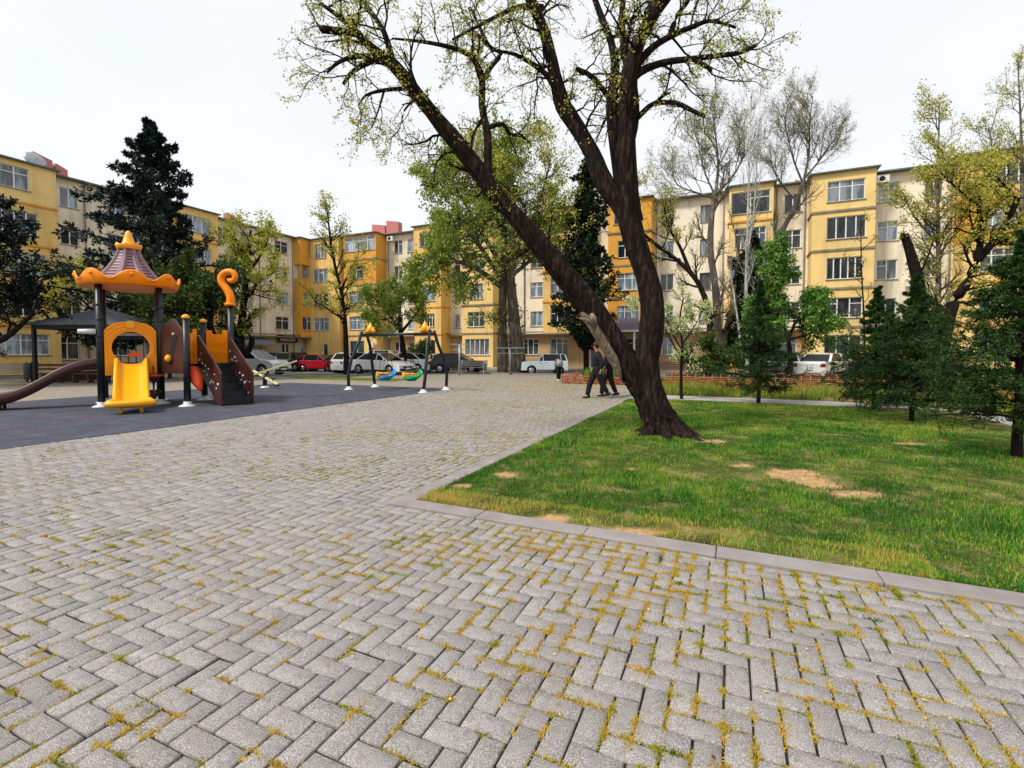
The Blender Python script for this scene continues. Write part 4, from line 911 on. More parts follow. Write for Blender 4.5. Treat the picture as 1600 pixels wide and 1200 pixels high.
bench(tuple(G(12, 596)), R_(24), 2.6, 'benchgrey', 'grey slatted bench at the far left, beside a litter bin', 'black')
bench(tuple(G(1048, 590)), R_(0), 2.2, 'wood', 'dark slatted bench behind the big leaning tree, beyond the wicker fence', 'black')
bench(tuple(G(1085, 588)), R_(0), 1.8, 'wood', 'second dark bench beyond the wicker fence, half behind the pale blossom tree', 'black')
def litter_bin(loc, label, h=.85, r=.2, matn='metal'):
    t = thing('litter_bin', label, 'bin', loc, 0, 'litter bins')
    mb = MB(); mb.lathe([(r * .9, .12), (r, .14), (r, h - .05), (r * .94, h), (r * .86, h), (r * .86, .2), (0.01, .2)], (0, 0, 0), 16); mb.build('barrel', M[matn], t)
    for a in (-1, 1): mb = MB(); mb.box(a * (r + .05) - .02, a * (r + .05) + .02, -.03, .03, 0, h + .05); mb.build('stand_post', M['black'], t)
litter_bin(tuple(G(803, 583)), 'tall grey metal bin between the two plane tree trunks', 1.2, .34)
litter_bin(tuple(G(46, 597)), 'dark green box bin at the end of the far left bench', .95, .2, 'plPostGreen' if 'plPostGreen' in M else 'slate')
# ---- T shaped washing line poles
for px, py, ht, wd_, lb_ in ((718, 586, 1.98, 1.1, 'pale T shaped washing line pole in front of the dark SUV'), (797, 585, 1.75, 2.0, 'T shaped washing line pole beside the plane tree trunks')):
    t = thing('washing_line_pole', lb_, 'pole', tuple(G(px, py)), TH, 'washing line poles')
    mb = MB(); mb.tube([(0, 0, 0), (0, 0, ht)], .06, 8); mb.build('post', M['metal'], t); mb = MB(); mb.box(-wd_ / 2, wd_ / 2, -.03, .03, ht, ht + .06); mb.box(-wd_ / 2 + .1, wd_ / 2 - .1, -.02, .02, ht - .35, ht - .31); mb.build('crossbar', M['metal'], t)
# ---- WICKER FENCES
M['wicker'] = plain('red_wicker', H('#a8563c'), .7, .3, 8); M['wicker2'] = plain('straw_wicker', H('#a46a48'), .7, .3, 8)
def wicker(a, b, h, label, matn='wicker', group='low wicker fences round the flower beds'):
    a, b = Vector(a), Vector(b); L = (b - a).length; d = (b - a).normalized(); n_ = Vector((-d.y, d.x, 0)); t = thing('wicker_fence', label, 'fence', tuple(a), 0, group)
    mb = MB(); ns = max(3, int(L / .3))
    for k in range(ns + 1): p = d * (L * k / ns); mb.tube([p, p + zz_ * (h + .05)], .018, 5)
    rk = random.Random(int(L * 100))
    for j in range(int(h / .075)):
        z = .05 + j * .075; pts = [d * (L * k / ns) + n_ * (.025 * (1 if (k + j) % 2 else -1)) + zz_ * (z + rk.uniform(-.012, .012)) for k in range(ns + 1)]; mb.tube(pts, .02, 4)
    mb.build('wicker_panel', M[matn], t)
YF = 21.9
wicker((-7.3, YF, 0), (-4.0, YF, 0), .42, 'short red wicker fence in front of the bed beside the walking men')
wicker((-7.3, YF, 0), (-7.3, YF + 3, 0), .42, 'red wicker fence end running back from the corner near the schoolchild')
wicker((-4.0, YF, 0), (-3.2, YF + .05, 0), .42, 'red wicker fence panel behind the fork of the leaning tree')
wicker((-2.6, YF, 0), (1.3, YF, 0), .5, 'straw red wicker fence right of the leaning tree trunk', 'wicker2')
wicker((1.4, YF, 0), (9.5, YF, 0), .5, 'long straw wicker fence behind the young conifers', 'wicker2')
wicker((-2.6, YF + 3.5, 0), (9.5, YF + 3.6, 0), .55, 'red wicker fence at the back of the bed, in front of the parked white cars')
sheet('flower_bed', [(-7.2, YF + .05), (-3.2, YF + .05), (-3.2, YF + 3.4), (-7.2, YF + 3.4)], .03, M['earth'], thick=.06)
sheet('flower_bed', [(KX + KW, 17.25), (2.2, 17.2), (4.2, 16.85), (5.65, 15.75), (6.35, 13.85), (6.75, 11), (6.95, 8), (7.3, 0), (30, 0), (30, 25.4), (KX + KW, 25.4)], .02, M['earth'], thick=.06)
# ================================================================== TREES
def nrm(a): return a / np.maximum(np.linalg.norm(a, axis=-1, keepdims=True), 1e-9)
def polyl(rs, P, Dr, L, R0, n, wig, trop, taper, k=4):
    m = len(P); pts = np.zeros((m, n + 1, 3)); dr = np.zeros((m, n + 1, 3)); pts[:, 0] = P; d = nrm(Dr); dr[:, 0] = d
    for i in range(n):
        d = nrm(d + rs.normal(0, wig, (m, 3)) + np.array(trop) / n); pts[:, i + 1] = pts[:, i] + d * (L / n)[:, None]; dr[:, i + 1] = d
    rad = R0[:, None] * (1 - (1 - taper) * np.linspace(0, 1, n + 1)[None])
    return pts, dr, rad
def spawn(rs, pts, dr, rad, L, cnt, t0, t1, ang, lenr, fall, rr, absl=False, flat=1.0, up=0.0):
    m, n1, _ = pts.shape; par = np.repeat(np.arange(m), cnt); q = len(par)
    t = (t0 + (t1 - t0) * ((np.tile(np.arange(cnt), m) + rs.rand(q)) / cnt)) * (n1 - 1); i = np.minimum(t.astype(int), n1 - 2); f = (t - i)[:, None]
    P = pts[par, i] * (1 - f) + pts[par, i + 1] * f; D0 = nrm(dr[par, i] * (1 - f) + dr[par, i + 1] * f)
    rv = rs.normal(0, 1, (q, 3)); perp = nrm(rv - D0 * (rv * D0).sum(-1, keepdims=True)); perp[:, 2] *= flat; perp = nrm(perp)
    a = np.radians(rs.uniform(ang[0], ang[1], q))[:, None]; Dn = nrm(D0 * np.cos(a) + perp * np.sin(a) + np.array([0, 0, up]))
    tt = t / (n1 - 1); base = 1.0 if absl else L[par]
    Ln = base * rs.uniform(lenr[0], lenr[1], q) * (1 - fall * tt)
    Rn = np.minimum(rad[par, i] * rr, rad[par, i] * .9)
    return P, Dn, Ln, Rn
def tubes_np(pts, rad, k):
    m, n1, _ = pts.shape; tan = nrm(np.gradient(pts, axis=1)); ref = np.where(np.abs(tan[..., 2:3]) < .9, np.array([0, 0, 1.0]), np.array([1.0, 0, 0]))
    x = nrm(np.cross(tan, ref)); y = np.cross(tan, x); a = 2 * np.pi * np.arange(k) / k
    V = pts[:, :, None] + (x[:, :, None] * np.cos(a)[None, None, :, None] + y[:, :, None] * np.sin(a)[None, None, :, None]) * rad[:, :, None, None]
    b = (np.arange(m) * n1 * k)[:, None, None]; i = (np.arange(n1 - 1) * k)[None, :, None]; j = np.arange(k)[None, None, :]; j2 = (j + 1) % k
    F = np.stack([b + i + j, b + i + j2, b + i + k + j2, b + i + k + j], -1).reshape(-1, 4)
    return V.reshape(-1, 3), F
class Acc:
    def __init__(s): s.V = []; s.F = []; s.n = 0
    def add(s, V, F): s.V.append(V); s.F.append(F + s.n); s.n += len(V)
    def addmb(s, mb):
        V = np.array(mb.v); F = np.array([f for f in mb.f if len(f) == 4]); s.add(V, F)
def leaf_quads(rs, C, size, asp=.6, svar=.35, dirs=None, droop=0):
    n = len(C); a = nrm(rs.normal(0, 1, (n, 3))) if dirs is None else nrm(dirs + rs.normal(0, .45, (n, 3)))
    a[:, 2] -= droop; a = nrm(a); b = nrm(np.cross(a, rs.normal(0, 1, (n, 3)))); s_ = size * rs.uniform(1 - svar, 1 + svar, n)[:, None]
    V = np.stack([C, C + a * s_ * .5 + b * s_ * asp / 2, C + a * s_, C + a * s_ * .5 - b * s_ * asp / 2], 1)
    return V.reshape(-1, 3), np.arange(4 * n).reshape(n, 4), np.repeat(rs.rand(n), 4)
def sample_on(rs, pts, per, t0=.15):
    m, n1, _ = pts.shape; par = np.repeat(np.arange(m), per); t = (t0 + (1 - t0) * rs.rand(len(par))) * (n1 - 1); i = np.minimum(t.astype(int), n1 - 2); f = (t - i)[:, None]
    return pts[par, i] * (1 - f) + pts[par, i + 1] * f, nrm(pts[par, i + 1] - pts[par, i])
def limb(rs, pts, radii, k=12, sub=3, rough=.05):
    """thick limb through given local points with ridged bark outline"""
    q = bez([tuple(p) + (r,) for p, r in zip(pts, radii)], (len(pts) - 1) * sub); P = np.array([a[:3] for a in q])[None]; r_ = np.maximum(np.array([a[3] for a in q]), .004)
    V, F = tubes_np(P, np.ones((1, P.shape[1])), k); V = V.reshape(P.shape[1], k, 3); off = V - P[0][:, None]
    n1 = P.shape[1]; ridge = rs.normal(0, rough * .55, k)[None] + .0; low = rs.normal(0, rough, (n1, k)); low = (low + np.roll(low, 1, 0) + np.roll(low, -1, 0)) / 2
    mul = 1 + ridge + low * .7; V = P[0][:, None] + off * (r_[:, None] * mul)[..., None]
    return V.reshape(-1, 3), F, P, r_[None]
def resample(P, n):
    s_ = np.linspace(0, P.shape[1] - 1, n + 1); i = np.minimum(s_.astype(int), P.shape[1] - 2); f = (s_ - i)[None, :, None]; return P[:, i] * (1 - f) + P[:, i + 1] * f
def tree(name, label, cat, loc, limbs, levels, leaf=None, barkm='bark', leafm='leaf', seed=1, k0=10, group=None, extra_leaf=(), rough=.05, crown_name='crown'):
    """limbs: list of (pts local, radii, spawn weight). levels: dicts."""
    rs = np.random.RandomState(seed); t = thing(name, label, cat, tuple(loc), 0, group); acc = Acc(); LP = []; LT = []
    for pts, radii, cnt in limbs:
        V, F, P, r_ = limb(rs, pts, radii, k0, 3, rough); acc.add(V, F)
        if not cnt: continue
        n = 10; Pp = resample(P, n); rr_ = resample(r_[..., None], n)[..., 0]; dr = np.gradient(Pp, axis=1); dr = nrm(dr); L = np.array([np.linalg.norm(np.diff(P[0], axis=0), axis=1).sum()])
        cur = (Pp, dr, rr_, L)
        for li, lv in enumerate(levels):
            c = lv['cnt'] if li else cnt
            Ps, Ds, Ls, Rs = spawn(rs, *cur, c, lv.get('t0', .2), lv.get('t1', 1), lv['ang'], lv['len'], lv.get('fall', .4), lv.get('rr', .6), lv.get('abs', False), lv.get('flat', 1), lv.get('up', 0))
            Rs = np.clip(Rs, lv.get('rmin', .004), lv.get('rmax', 9)); n = lv.get('n', 4)
            pts_, dr_, rad_ = polyl(rs, Ps, Ds, Ls, Rs, n, lv.get('wig', .18), lv.get('trop', (0, 0, 0)), lv.get('taper', .35)); V, F = tubes_np(pts_, rad_, lv.get('k', 4)); acc.add(V, F)
            cur = (pts_, dr_, rad_, Ls)
            if leaf and li in leaf.get('on', [len(levels) - 1]):
                C, T = sample_on(rs, pts_, leaf['per'] if li == len(levels) - 1 else max(1, leaf['per'] // 2), leaf.get('t0', .1)); LP.append(C); LT.append(T)
    tr = np_mesh('trunk', M[barkm], np.concatenate(acc.V), np.concatenate(acc.F), t, smooth=True)
    if leaf:
        C = np.concatenate(LP); T = np.concatenate(LT); sp = leaf.get('spread', .08); C = C + rs.normal(0, sp, C.shape)
        if 'maxz' in leaf: C = C[C[:, 2] < leaf['maxz']]
        V, F, R_n = leaf_quads(rs, C, leaf['size'], leaf.get('asp', .6), .35, None, leaf.get('droop', 0)); np_mesh(crown_name, M[leafm], V, F, t, rnd=R_n)
    return t
M['bark'] = bark('dark_bark', H('#1f1612'), H('#54423a'), 1.0); M['barkgrey'] = bark('grey_bark', H('#655d55'), H('#968c80'), .6)
M['barkplane'] = bark('plane_bark', H('#5a5044'), H('#a39a85'), .35, H('#3b3a2a')); M['barkwhite'] = bark('white_bark', H('#b5b2ab'), H('#dcdad4'), .6); M['barkdark'] = bark('near_black_bark', H('#1d1613'), H('#33271f'), 1.0)
M['leaf_yg'] = leafmat('young_yellow_leaf', H('#7a8526'), H('#a5a538'), H('#c9c062')); M['leaf_mid'] = leafmat('mid_green_leaf', H('#3a511d'), H('#6f8a2e'), H('#b5b54e'), .35, .35)
M['leaf_bright'] = leafmat('bright_green_leaf', H('#255314'), H('#4a7d2a'), H('#93b054')); M['leaf_dark'] = leafmat('dark_green_leaf', H('#1c2c12'), H('#34491c'), H('#6f7f35'), .25)
M['leaf_pale'] = leafmat('pale_blossom_leaf', H('#7b8f3c'), H('#b9c486'), H('#e2e3c0')); M['leaf_bud'] = leafmat('brown_bud_leaf', H('#6b6538'), H('#8f8b50'), H('#b0ab6c'), .2)
M['leaf_gold'] = leafmat('golden_leaf', H('#858730'), H('#a8a63c'), H('#c9c060'))
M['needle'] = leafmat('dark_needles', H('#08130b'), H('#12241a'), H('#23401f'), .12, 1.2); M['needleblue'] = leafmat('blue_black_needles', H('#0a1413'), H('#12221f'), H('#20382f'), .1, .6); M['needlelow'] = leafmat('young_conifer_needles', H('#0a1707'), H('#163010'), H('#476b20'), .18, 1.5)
def T_(px, py, d, base): return D(px, py, d) - base
# ---- the big leaning tree on the lawn
base = G(1036, 681); d0 = (base).dot(Fv)
def LM(pts, cnt, ws=1.0):
    P = []; R = []
    for px, py, dd, wpx in pts: P.append(tuple(T_(px, py, d0 + dd, base))); R.append(wpx / 2 * (d0 + dd) / FPX * ws * .86)
    return (P, R, cnt)
big = [
 LM([(1052, 698, 0, 104), (1043, 679, 0, 72), (1030, 655, 0, 58), (1019, 628, 0, 53), (1010, 597, 0, 52), (1010, 560, 0, 44), (1017, 515, 0, 41), (1019, 475, 0, 40), (1009, 430, 0, 38), (996, 390, 0, 37), (985, 352, .02, 40), (979, 322, .05, 36)], 0),
 LM([(1016, 640, .05, 36), (1003, 610, .02, 44), (985, 578, 0, 44), (962, 543, -.05, 43), (937, 502, -.1, 42), (907, 460, -.15, 40), (873, 420, -.2, 38), (835, 375, -.25, 35), (800, 333, -.3, 31), (776, 308, -.3, 32), (745, 264, -.35, 30), (712, 222, -.4, 28), (682, 186, -.45, 25), (650, 146, -.5, 23), (616, 103, -.6, 21), (584, 78, -.65, 15), (556, 50, -.7, 11), (530, 26, -.8, 8), (500, 5, -.9, 5)], 26),
 LM([(986, 350, 0, 34), (966, 318, .1, 30), (944, 285, .2, 31), (925, 240, .35, 28), (902, 200, .45, 27), (880, 165, .5, 27), (870, 130, .5, 23), (862, 95, .5, 20), (852, 55, .5, 19), (836, 15, .45, 18), (820, -20, .4, 15), (800, -70, .3, 10), (780, -110, .2, 5)], 16),
 LM([(990, 347, 0, 34), (984, 300, -.1, 28), (981, 255, -.15, 29), (980, 205, -.2, 27), (982, 150, -.25, 27), (986, 108, -.3, 26), (1000, 62, -.35, 22), (1022, 20, -.4, 19), (1048, -15, -.4, 16), (1075, -70, -.5, 9), (1090, -120, -.5, 4)], 14),
 LM([(978, 320, .25, 30), (968, 265, .35, 24), (960, 210, .4, 22), (956, 160, .45, 19), (961, 110, .5, 15), (955, 67, .55, 12), (938, 22, .6, 10), (925, -15, .6, 8), (915, -60, .7, 4)], 12),
 LM([(982, 240, .2, 14), (990, 180, .3, 20), (985, 120, .3, 18), (975, 70, .35, 13), (972, 20, .4, 10), (980, -50, .4, 6)], 9),
 LM([(764, 292, -.3, 18), (762, 262, -.25, 14), (762, 212, -.2, 13), (753, 165, -.15, 12), (753, 122, -.1, 11), (742, 97, -.1, 9), (722, 80, -.1, 8), (672, 67, -.2, 6), (612, 60, -.35, 3)], 12),
 LM([(753, 126, -.1, 9), (768, 104, .0, 7), (783, 84, .1, 6), (764, 72, .15, 6), (749, 41, .2, 5), (735, 12, .2, 4)], 7),
 LM([(762, 200, -.2, 8), (786, 194, -.15, 7), (797, 210, -.1, 6), (815, 212, 0, 5), (831, 228, .1, 2)], 4),
 LM([(616, 103, -.6, 12), (600, 50, -.5, 9), (577, 14, -.45, 7), (560, -14, -.4, 5)], 6),
 LM([(565, 55, -.65, 10), (540, 50, -.75, 11), (506, 46, -.85, 12), (503, 45, -.85, 11)], 2),
 LM([(596, 90, -.6, 12), (570, 88, -.7, 9), (550, 89, -.8, 8), (528, 98, -.85, 6), (511, 113, -.9, 4)], 4),
 LM([(590, 92, -.6, 10), (565, 103, -.55, 8), (548, 115, -.5, 7), (536, 132, -.45, 5)], 3),
 LM([(636, 138, -.5, 7), (600, 141, -.6, 6), (572, 149, -.7, 4), (560, 165, -.75, 3)], 5),
 LM([(600, 142, -.6, 4), (592, 170, -.65, 3), (581, 200, -.7, 2)], 3),
 LM([(650, 155, -.45, 4), (632, 172, -.4, 3), (625, 200, -.35, 2), (610, 216, -.3, 1.4)], 3),
 LM([(873, 148, .5, 13), (858, 122, .45, 10), (838, 104, .4, 8), (805, 85, .3, 6), (775, 79, .2, 4)], 8),
 LM([(848, 12, .5, 11), (809, 11, .3, 8), (760, 34, .1, 6), (707, 62, -.1, 4)], 9),
 LM([(983, 130, -.2, 18), (1000, 112, -.3, 14), (1037, 98, -.4, 11), (1082, 92, -.5, 9), (1130, 86, -.55, 8), (1158, 82, -.6, 7), (1182, 70, -.6, 6)], 11),
 LM([(1082, 92, -.5, 7), (1100, 102, -.55, 7), (1112, 110, -.6, 5)], 2),
 LM([(996, 100, -.3, 15), (1019, 75, -.3, 12), (1049, 56, -.35, 10), (1082, 42, -.4, 8), (1110, 33, -.45, 6), (1150, 43, -.5, 4)], 11),
 LM([(1046, 58, -.35, 9), (1058, 25, -.3, 8), (1079, -5, -.3, 6), (1095, -50, -.2, 4)], 8),
 LM([(984, 196, .1, 12), (1002, 178, .0, 9), (1022, 162, -.1, 8), (1056, 161, -.2, 8), (1084, 174, -.3, 7), (1102, 182, -.35, 6)], 3),
 LM([(1022, 162, -.1, 6), (1036, 150, -.1, 5), (1048, 144, -.1, 3)], 2),
 LM([(900, 108, .4, 8), (925, 120, .5, 8), (948, 148, .5, 9)], 3),
 LM([(1010, 20, -.4, 10), (1040, -40, .2, 8), (1030, -100, .8, 5)], 8), LM([(830, 0, .5, 10), (870, -50, 1.0, 7), (900, -100, 1.5, 4)], 8),
]
lv_big = [dict(cnt=10, t0=.28, t1=1, ang=(35, 80), len=(.45, 1.35), fall=.25, abs=True, rr=.42, rmax=.028, rmin=.008, n=6, wig=.24, trop=(0, 0, .12), k=5, taper=.3),
          dict(cnt=6, t0=.15, t1=1, ang=(25, 65), len=(.35, .7), fall=.3, rr=.6, n=4, wig=.22, k=4, rmin=.0035, taper=.4),
          dict(cnt=3, t0=.2, t1=1, ang=(25, 60), len=(.35, .8), fall=.2, rr=.6, n=3, wig=.2, k=3, rmin=.002, taper=.5)]
bt = tree('leaning_tree', 'big dark leaning tree with forked trunk and pale scar, on the lawn', 'tree', base, big, lv_big, dict(per=6, size=.036, spread=.028, asp=.7, on=[1, 2]), 'bark', 'leaf_yg', 5, k0=44, rough=.085)
# surface roots, cut stub rings and the scar
M['scar'] = bark('bare_scar_wood', H('#7d6d5e'), H('#a89a88'), 1.6); mb = MB()
path = bez([(920, 478, -.13, 40), (937, 502, -.1, 41), (962, 543, -.05, 42), (985, 578, 0, 43), (992, 592, .01, 42)], 4 * 6)
cs = [T_(px, py, d0 + dd, base) for px, py, dd, wp in path]; vs = []; nj = 9
for i in range(len(cs)):
    ax = (cs[min(i + 1, len(cs) - 1)] - cs[max(i - 1, 0)]).normalized(); nl = ax.cross(Fv).normalized(); nl = nl if nl.dot(Rv) < 0 else -nl
    fr_ = ax.cross(nl).normalized(); fr_ = fr_ if fr_.dot(Fv) < 0 else -fr_; f = i / (len(cs) - 1); r_ = (.97 if f > .9 else 1) * path[i][3] / 2 * d0 / FPX * .9 * (1.10 if .08 < f < .95 else 1.0)
    a0, a1 = R_(-12), R_(12 + 52 * min(1, math.sin(math.pi * min(f * 1.15 + .08, 1)) * 1.3))
    for j in range(nj):
        th = a0 + (a1 - a0) * j / (nj - 1); e = 1.0 if 0 < j < nj - 1 else .93; vs.append(cs[i] + (nl * math.cos(th) + fr_ * math.sin(th)) * r_ * e)
mb.add(vs, [(i * nj + j, i * nj + j + 1, (i + 1) * nj + j + 1, (i + 1) * nj + j) for i in range(len(cs) - 1) for j in range(nj - 1)], True)
mb.build('scar', M['scar'], bt)
for k, (a, l_, r0) in enumerate(((-.5, .62, .13), (.5, .5, .11), (1.7, .5, .12), (2.9, .35, .12), (4.0, .42, .12), (5.0, .55, .11))):
    e = Vector((math.cos(a), math.sin(a), 0)); rt = MB(); c0 = Vector((.0, .0, 0)); rt.tube([c0 + e * .16 + zz_ * .22, c0 + e * .32 + zz_ * .07, c0 + e * (.32 + l_ * .5) + zz_ * .01, c0 + e * (.32 + l_) - zz_ * .06], [r0, r0 * .8, r0 * .5, r0 * .25], 12, lump=.08, rng=random.Random(k)); rt.build('root', M['bark'], bt)
mb = MB(); mb.tube([T_(905, 497, d0 - .3, base), T_(918, 500, d0 - .3, base), T_(930, 510, d0 - .25, base)], [.015, .03, .045], 8); mb.tube([T_(924, 490, d0 - .30, base), T_(927, 497, d0 - .32, base), T_(930, 506, d0 - .30, base)], [.035, .06, .05], 12); mb.build('branch_stub', M['scar'], bt)
# ---- conifers
def conifer(name, label, loc, h, Rm, nb, n2, nn, nl, nw, zb=.12, prof=.9, droop=-.25, mat_='needle', seed=1, trunkr=.08, group=None, up=.1, irregular=.25, barkm='barkdark', whorl=0, n2len=(.28, .5)):
    rs = np.random.RandomState(seed); t = thing(name, label, 'conifer', tuple(loc), 0, group)
    tp = np.array([[[rs.normal(0, .01) * h * .3, rs.normal(0, .01) * h * .3, h * i / 8] for i in range(9)]]); tp[0, 0] = 0
    rad = np.linspace(trunkr, .01, 9)[None]; acc = Acc(); V, F = tubes_np(tp, rad, 9); acc.add(V, F)
    tt = zb + (1 - zb) * (np.arange(nb) + rs.rand(nb)) / nb; tt = np.sort(tt)
    if whorl: q_ = (tt - zb) / (1 - zb) * whorl; tt = np.where(q_ < whorl * .68, zb + (1 - zb) * np.clip((np.floor(q_) + .5 + (q_ - np.floor(q_) - .5) * .4) / whorl, 0, .995), tt)
    i = np.minimum((tt * 8).astype(int), 7); f = (tt * 8 - i)[:, None]; P = tp[0][i] * (1 - f) + tp[0][i + 1] * f
    az = np.arange(nb) * 2.399 + rs.normal(0, .3, nb); u = (tt - zb) / (1 - zb); L = Rm * np.maximum((1 - u) ** prof, .05) * rs.uniform(1 - irregular * 1.6, 1 + irregular, nb)
    L *= np.clip(.55 + u * 5, 0, 1)
    el = up + .3 * u + np.clip(u - .72, 0, 1) * 2.2; Dr = np.stack([np.cos(az) * np.cos(el), np.sin(az) * np.cos(el), np.sin(el)], -1)
    pts, dr, r_ = polyl(rs, P, Dr, L, np.clip(L * .014, .006, .08), 6, .07, (0, 0, droop), .3); V, F = tubes_np(pts, r_, 4); acc.add(V, F)
    cur = (pts, dr, r_, L)
    P2_, D2_, L2_, R2_ = spawn(rs, *cur, n2, .18, 1.0, (35, 65), n2len, .55, .5, flat=.35)
    p2, d2, r2 = polyl(rs, P2_, D2_, L2_, np.clip(R2_, .003, .02), 3, .12, (0, 0, droop * .8), .4); V, F = tubes_np(p2, r2, 3); acc.add(V, F)
    P3_, D3_, L3_, R3_ = spawn(rs, p2, d2, r2, L2_, 4, .2, 1.0, (30, 60), (.3, .6), .4, .5, flat=.5); p3, d3, r3 = polyl(rs, P3_, D3_, L3_, np.clip(R3_, .002, .01), 2, .1, (0, 0, droop * .5), .5)
    np_mesh('trunk', M[barkm], np.concatenate(acc.V), np.concatenate(acc.F), t, smooth=True)
    Vs, Fs, Rs_ = [], [], []; off = 0
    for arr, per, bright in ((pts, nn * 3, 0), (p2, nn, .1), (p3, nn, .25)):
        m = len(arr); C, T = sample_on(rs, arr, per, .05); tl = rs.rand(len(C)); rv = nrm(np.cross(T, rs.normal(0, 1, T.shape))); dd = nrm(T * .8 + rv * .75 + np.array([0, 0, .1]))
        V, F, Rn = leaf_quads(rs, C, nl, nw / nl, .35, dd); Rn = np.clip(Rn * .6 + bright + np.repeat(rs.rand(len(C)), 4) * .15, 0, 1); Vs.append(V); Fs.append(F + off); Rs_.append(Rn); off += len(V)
    np_mesh('crown', M[mat_], np.concatenate(Vs), np.concatenate(Fs), t, rnd=np.concatenate(Rs_)); return t
g_con = 'young conifers along the far edge of the lawn'
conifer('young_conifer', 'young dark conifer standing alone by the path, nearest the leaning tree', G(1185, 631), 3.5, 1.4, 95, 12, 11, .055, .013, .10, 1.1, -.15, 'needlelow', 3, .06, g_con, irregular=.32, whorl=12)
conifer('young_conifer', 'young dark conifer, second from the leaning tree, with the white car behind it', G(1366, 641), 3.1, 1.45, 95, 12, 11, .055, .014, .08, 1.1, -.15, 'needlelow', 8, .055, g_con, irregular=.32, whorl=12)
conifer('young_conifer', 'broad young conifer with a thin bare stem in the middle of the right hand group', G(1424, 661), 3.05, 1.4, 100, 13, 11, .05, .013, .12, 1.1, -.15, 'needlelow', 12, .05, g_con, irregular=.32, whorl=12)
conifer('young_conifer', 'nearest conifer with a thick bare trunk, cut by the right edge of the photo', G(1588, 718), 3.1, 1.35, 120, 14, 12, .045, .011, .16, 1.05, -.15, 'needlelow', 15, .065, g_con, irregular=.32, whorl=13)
conifer('young_conifer', 'low dark conifer tucked between the two middle ones, farther back past the path', VX(13.6, 15.8), 3.2, 1.4, 90, 10, 9, .06, .014, .08, .65, -.2, 'needlelow', 21, .06, g_con)
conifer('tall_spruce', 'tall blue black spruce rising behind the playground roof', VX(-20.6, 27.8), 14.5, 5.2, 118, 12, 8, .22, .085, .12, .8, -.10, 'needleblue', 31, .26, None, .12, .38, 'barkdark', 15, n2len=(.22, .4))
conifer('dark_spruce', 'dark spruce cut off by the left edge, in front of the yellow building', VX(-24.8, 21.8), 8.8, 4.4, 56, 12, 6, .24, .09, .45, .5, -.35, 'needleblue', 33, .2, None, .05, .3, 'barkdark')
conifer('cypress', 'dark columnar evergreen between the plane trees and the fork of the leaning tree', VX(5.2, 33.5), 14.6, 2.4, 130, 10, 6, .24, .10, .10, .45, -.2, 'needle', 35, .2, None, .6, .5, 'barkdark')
conifer('cypress', 'dark narrow evergreen behind the bright green bush tree on the right', VX(13.4, 27.0), 8.0, 1.9, 100, 9, 6, .2, .1, .05, .5, -.2, 'needle', 36, .15, None, .6, .3, 'barkdark')
# ---- deciduous trees
def stem(pts, r0, r1, b, cnt): 
    P = [tuple(D(px, py, d) - b) for px, py, d in pts]; n = len(P); return (P, [r0 + (r1 - r0) * (i / (n - 1)) ** .8 for i in range(n)], cnt)
def lv3(L1, c2=5, c3=4, trop=.25, ang=(30, 65), wig=.16, r2=.5, r3=.5, k3=3, l1max=.07):
    c2 = int(c2 * 1.5); c3 += 1
    return [dict(cnt=9, t0=.2, ang=ang, len=(L1[0] * 1.0, L1[1] * 1.12), fall=.4, abs=True, rr=.5, n=6, wig=wig, trop=(0, 0, trop), k=5, rmax=l1max, rmin=min(.018, l1max)),
            dict(cnt=c2, t0=.2, ang=(25, 55), len=(.38, .68), fall=.35, rr=.55, n=4, wig=.16, trop=(0, 0, trop), k=4, rmin=.0065),
            dict(cnt=c3, t0=.15, ang=(22, 50), len=(.4, .75), fall=.3, rr=.55, n=3, wig=.16, trop=(0, 0, trop * .6), k=k3, rmin=.0042)]
# two plane trees in the centre
b = VX(-.45, 33.6); dd = 33.6
tree('plane_tree', 'left of two mottled plane trunks in the centre, with a hanging green crown', 'tree', b,
     [stem([(785, 584, dd), (785, 520, dd), (786, 450, dd), (788, 390, dd), (786, 330, dd), (775, 280, dd)], .40, .15, b, 6), stem([(786, 440, dd), (760, 400, dd - 1), (730, 360, dd - 2), (690, 335, dd - 3)], .22, .06, b, 15), stem([(787, 420, dd), (750, 360, dd), (715, 300, dd), (680, 255, dd)], .18, .05, b, 16), stem([(788, 380, dd), (770, 320, dd), (745, 260, dd), (735, 225, dd)], .15, .04, b, 15), stem([(786, 450, dd), (745, 420, dd - 1), (700, 405, dd - 2), (668, 400, dd - 2)], .2, .05, b, 14), stem([(787, 350, dd), (800, 300, dd), (805, 225, dd)], .12, .04, b, 14), stem([(788, 400, dd), (820, 350, dd + 1), (850, 320, dd + 1)], .12, .04, b, 12)],
     lv3((2.0, 3.8), 6, 5, -.3, (35, 80)), dict(per=7, size=.17, spread=.14, asp=.7, on=[1, 2], droop=.5), 'barkplane', 'leaf_mid', 41, group='plane trees in the middle of the plaza')
b = VX(.45, 33.0); dd = 33.0
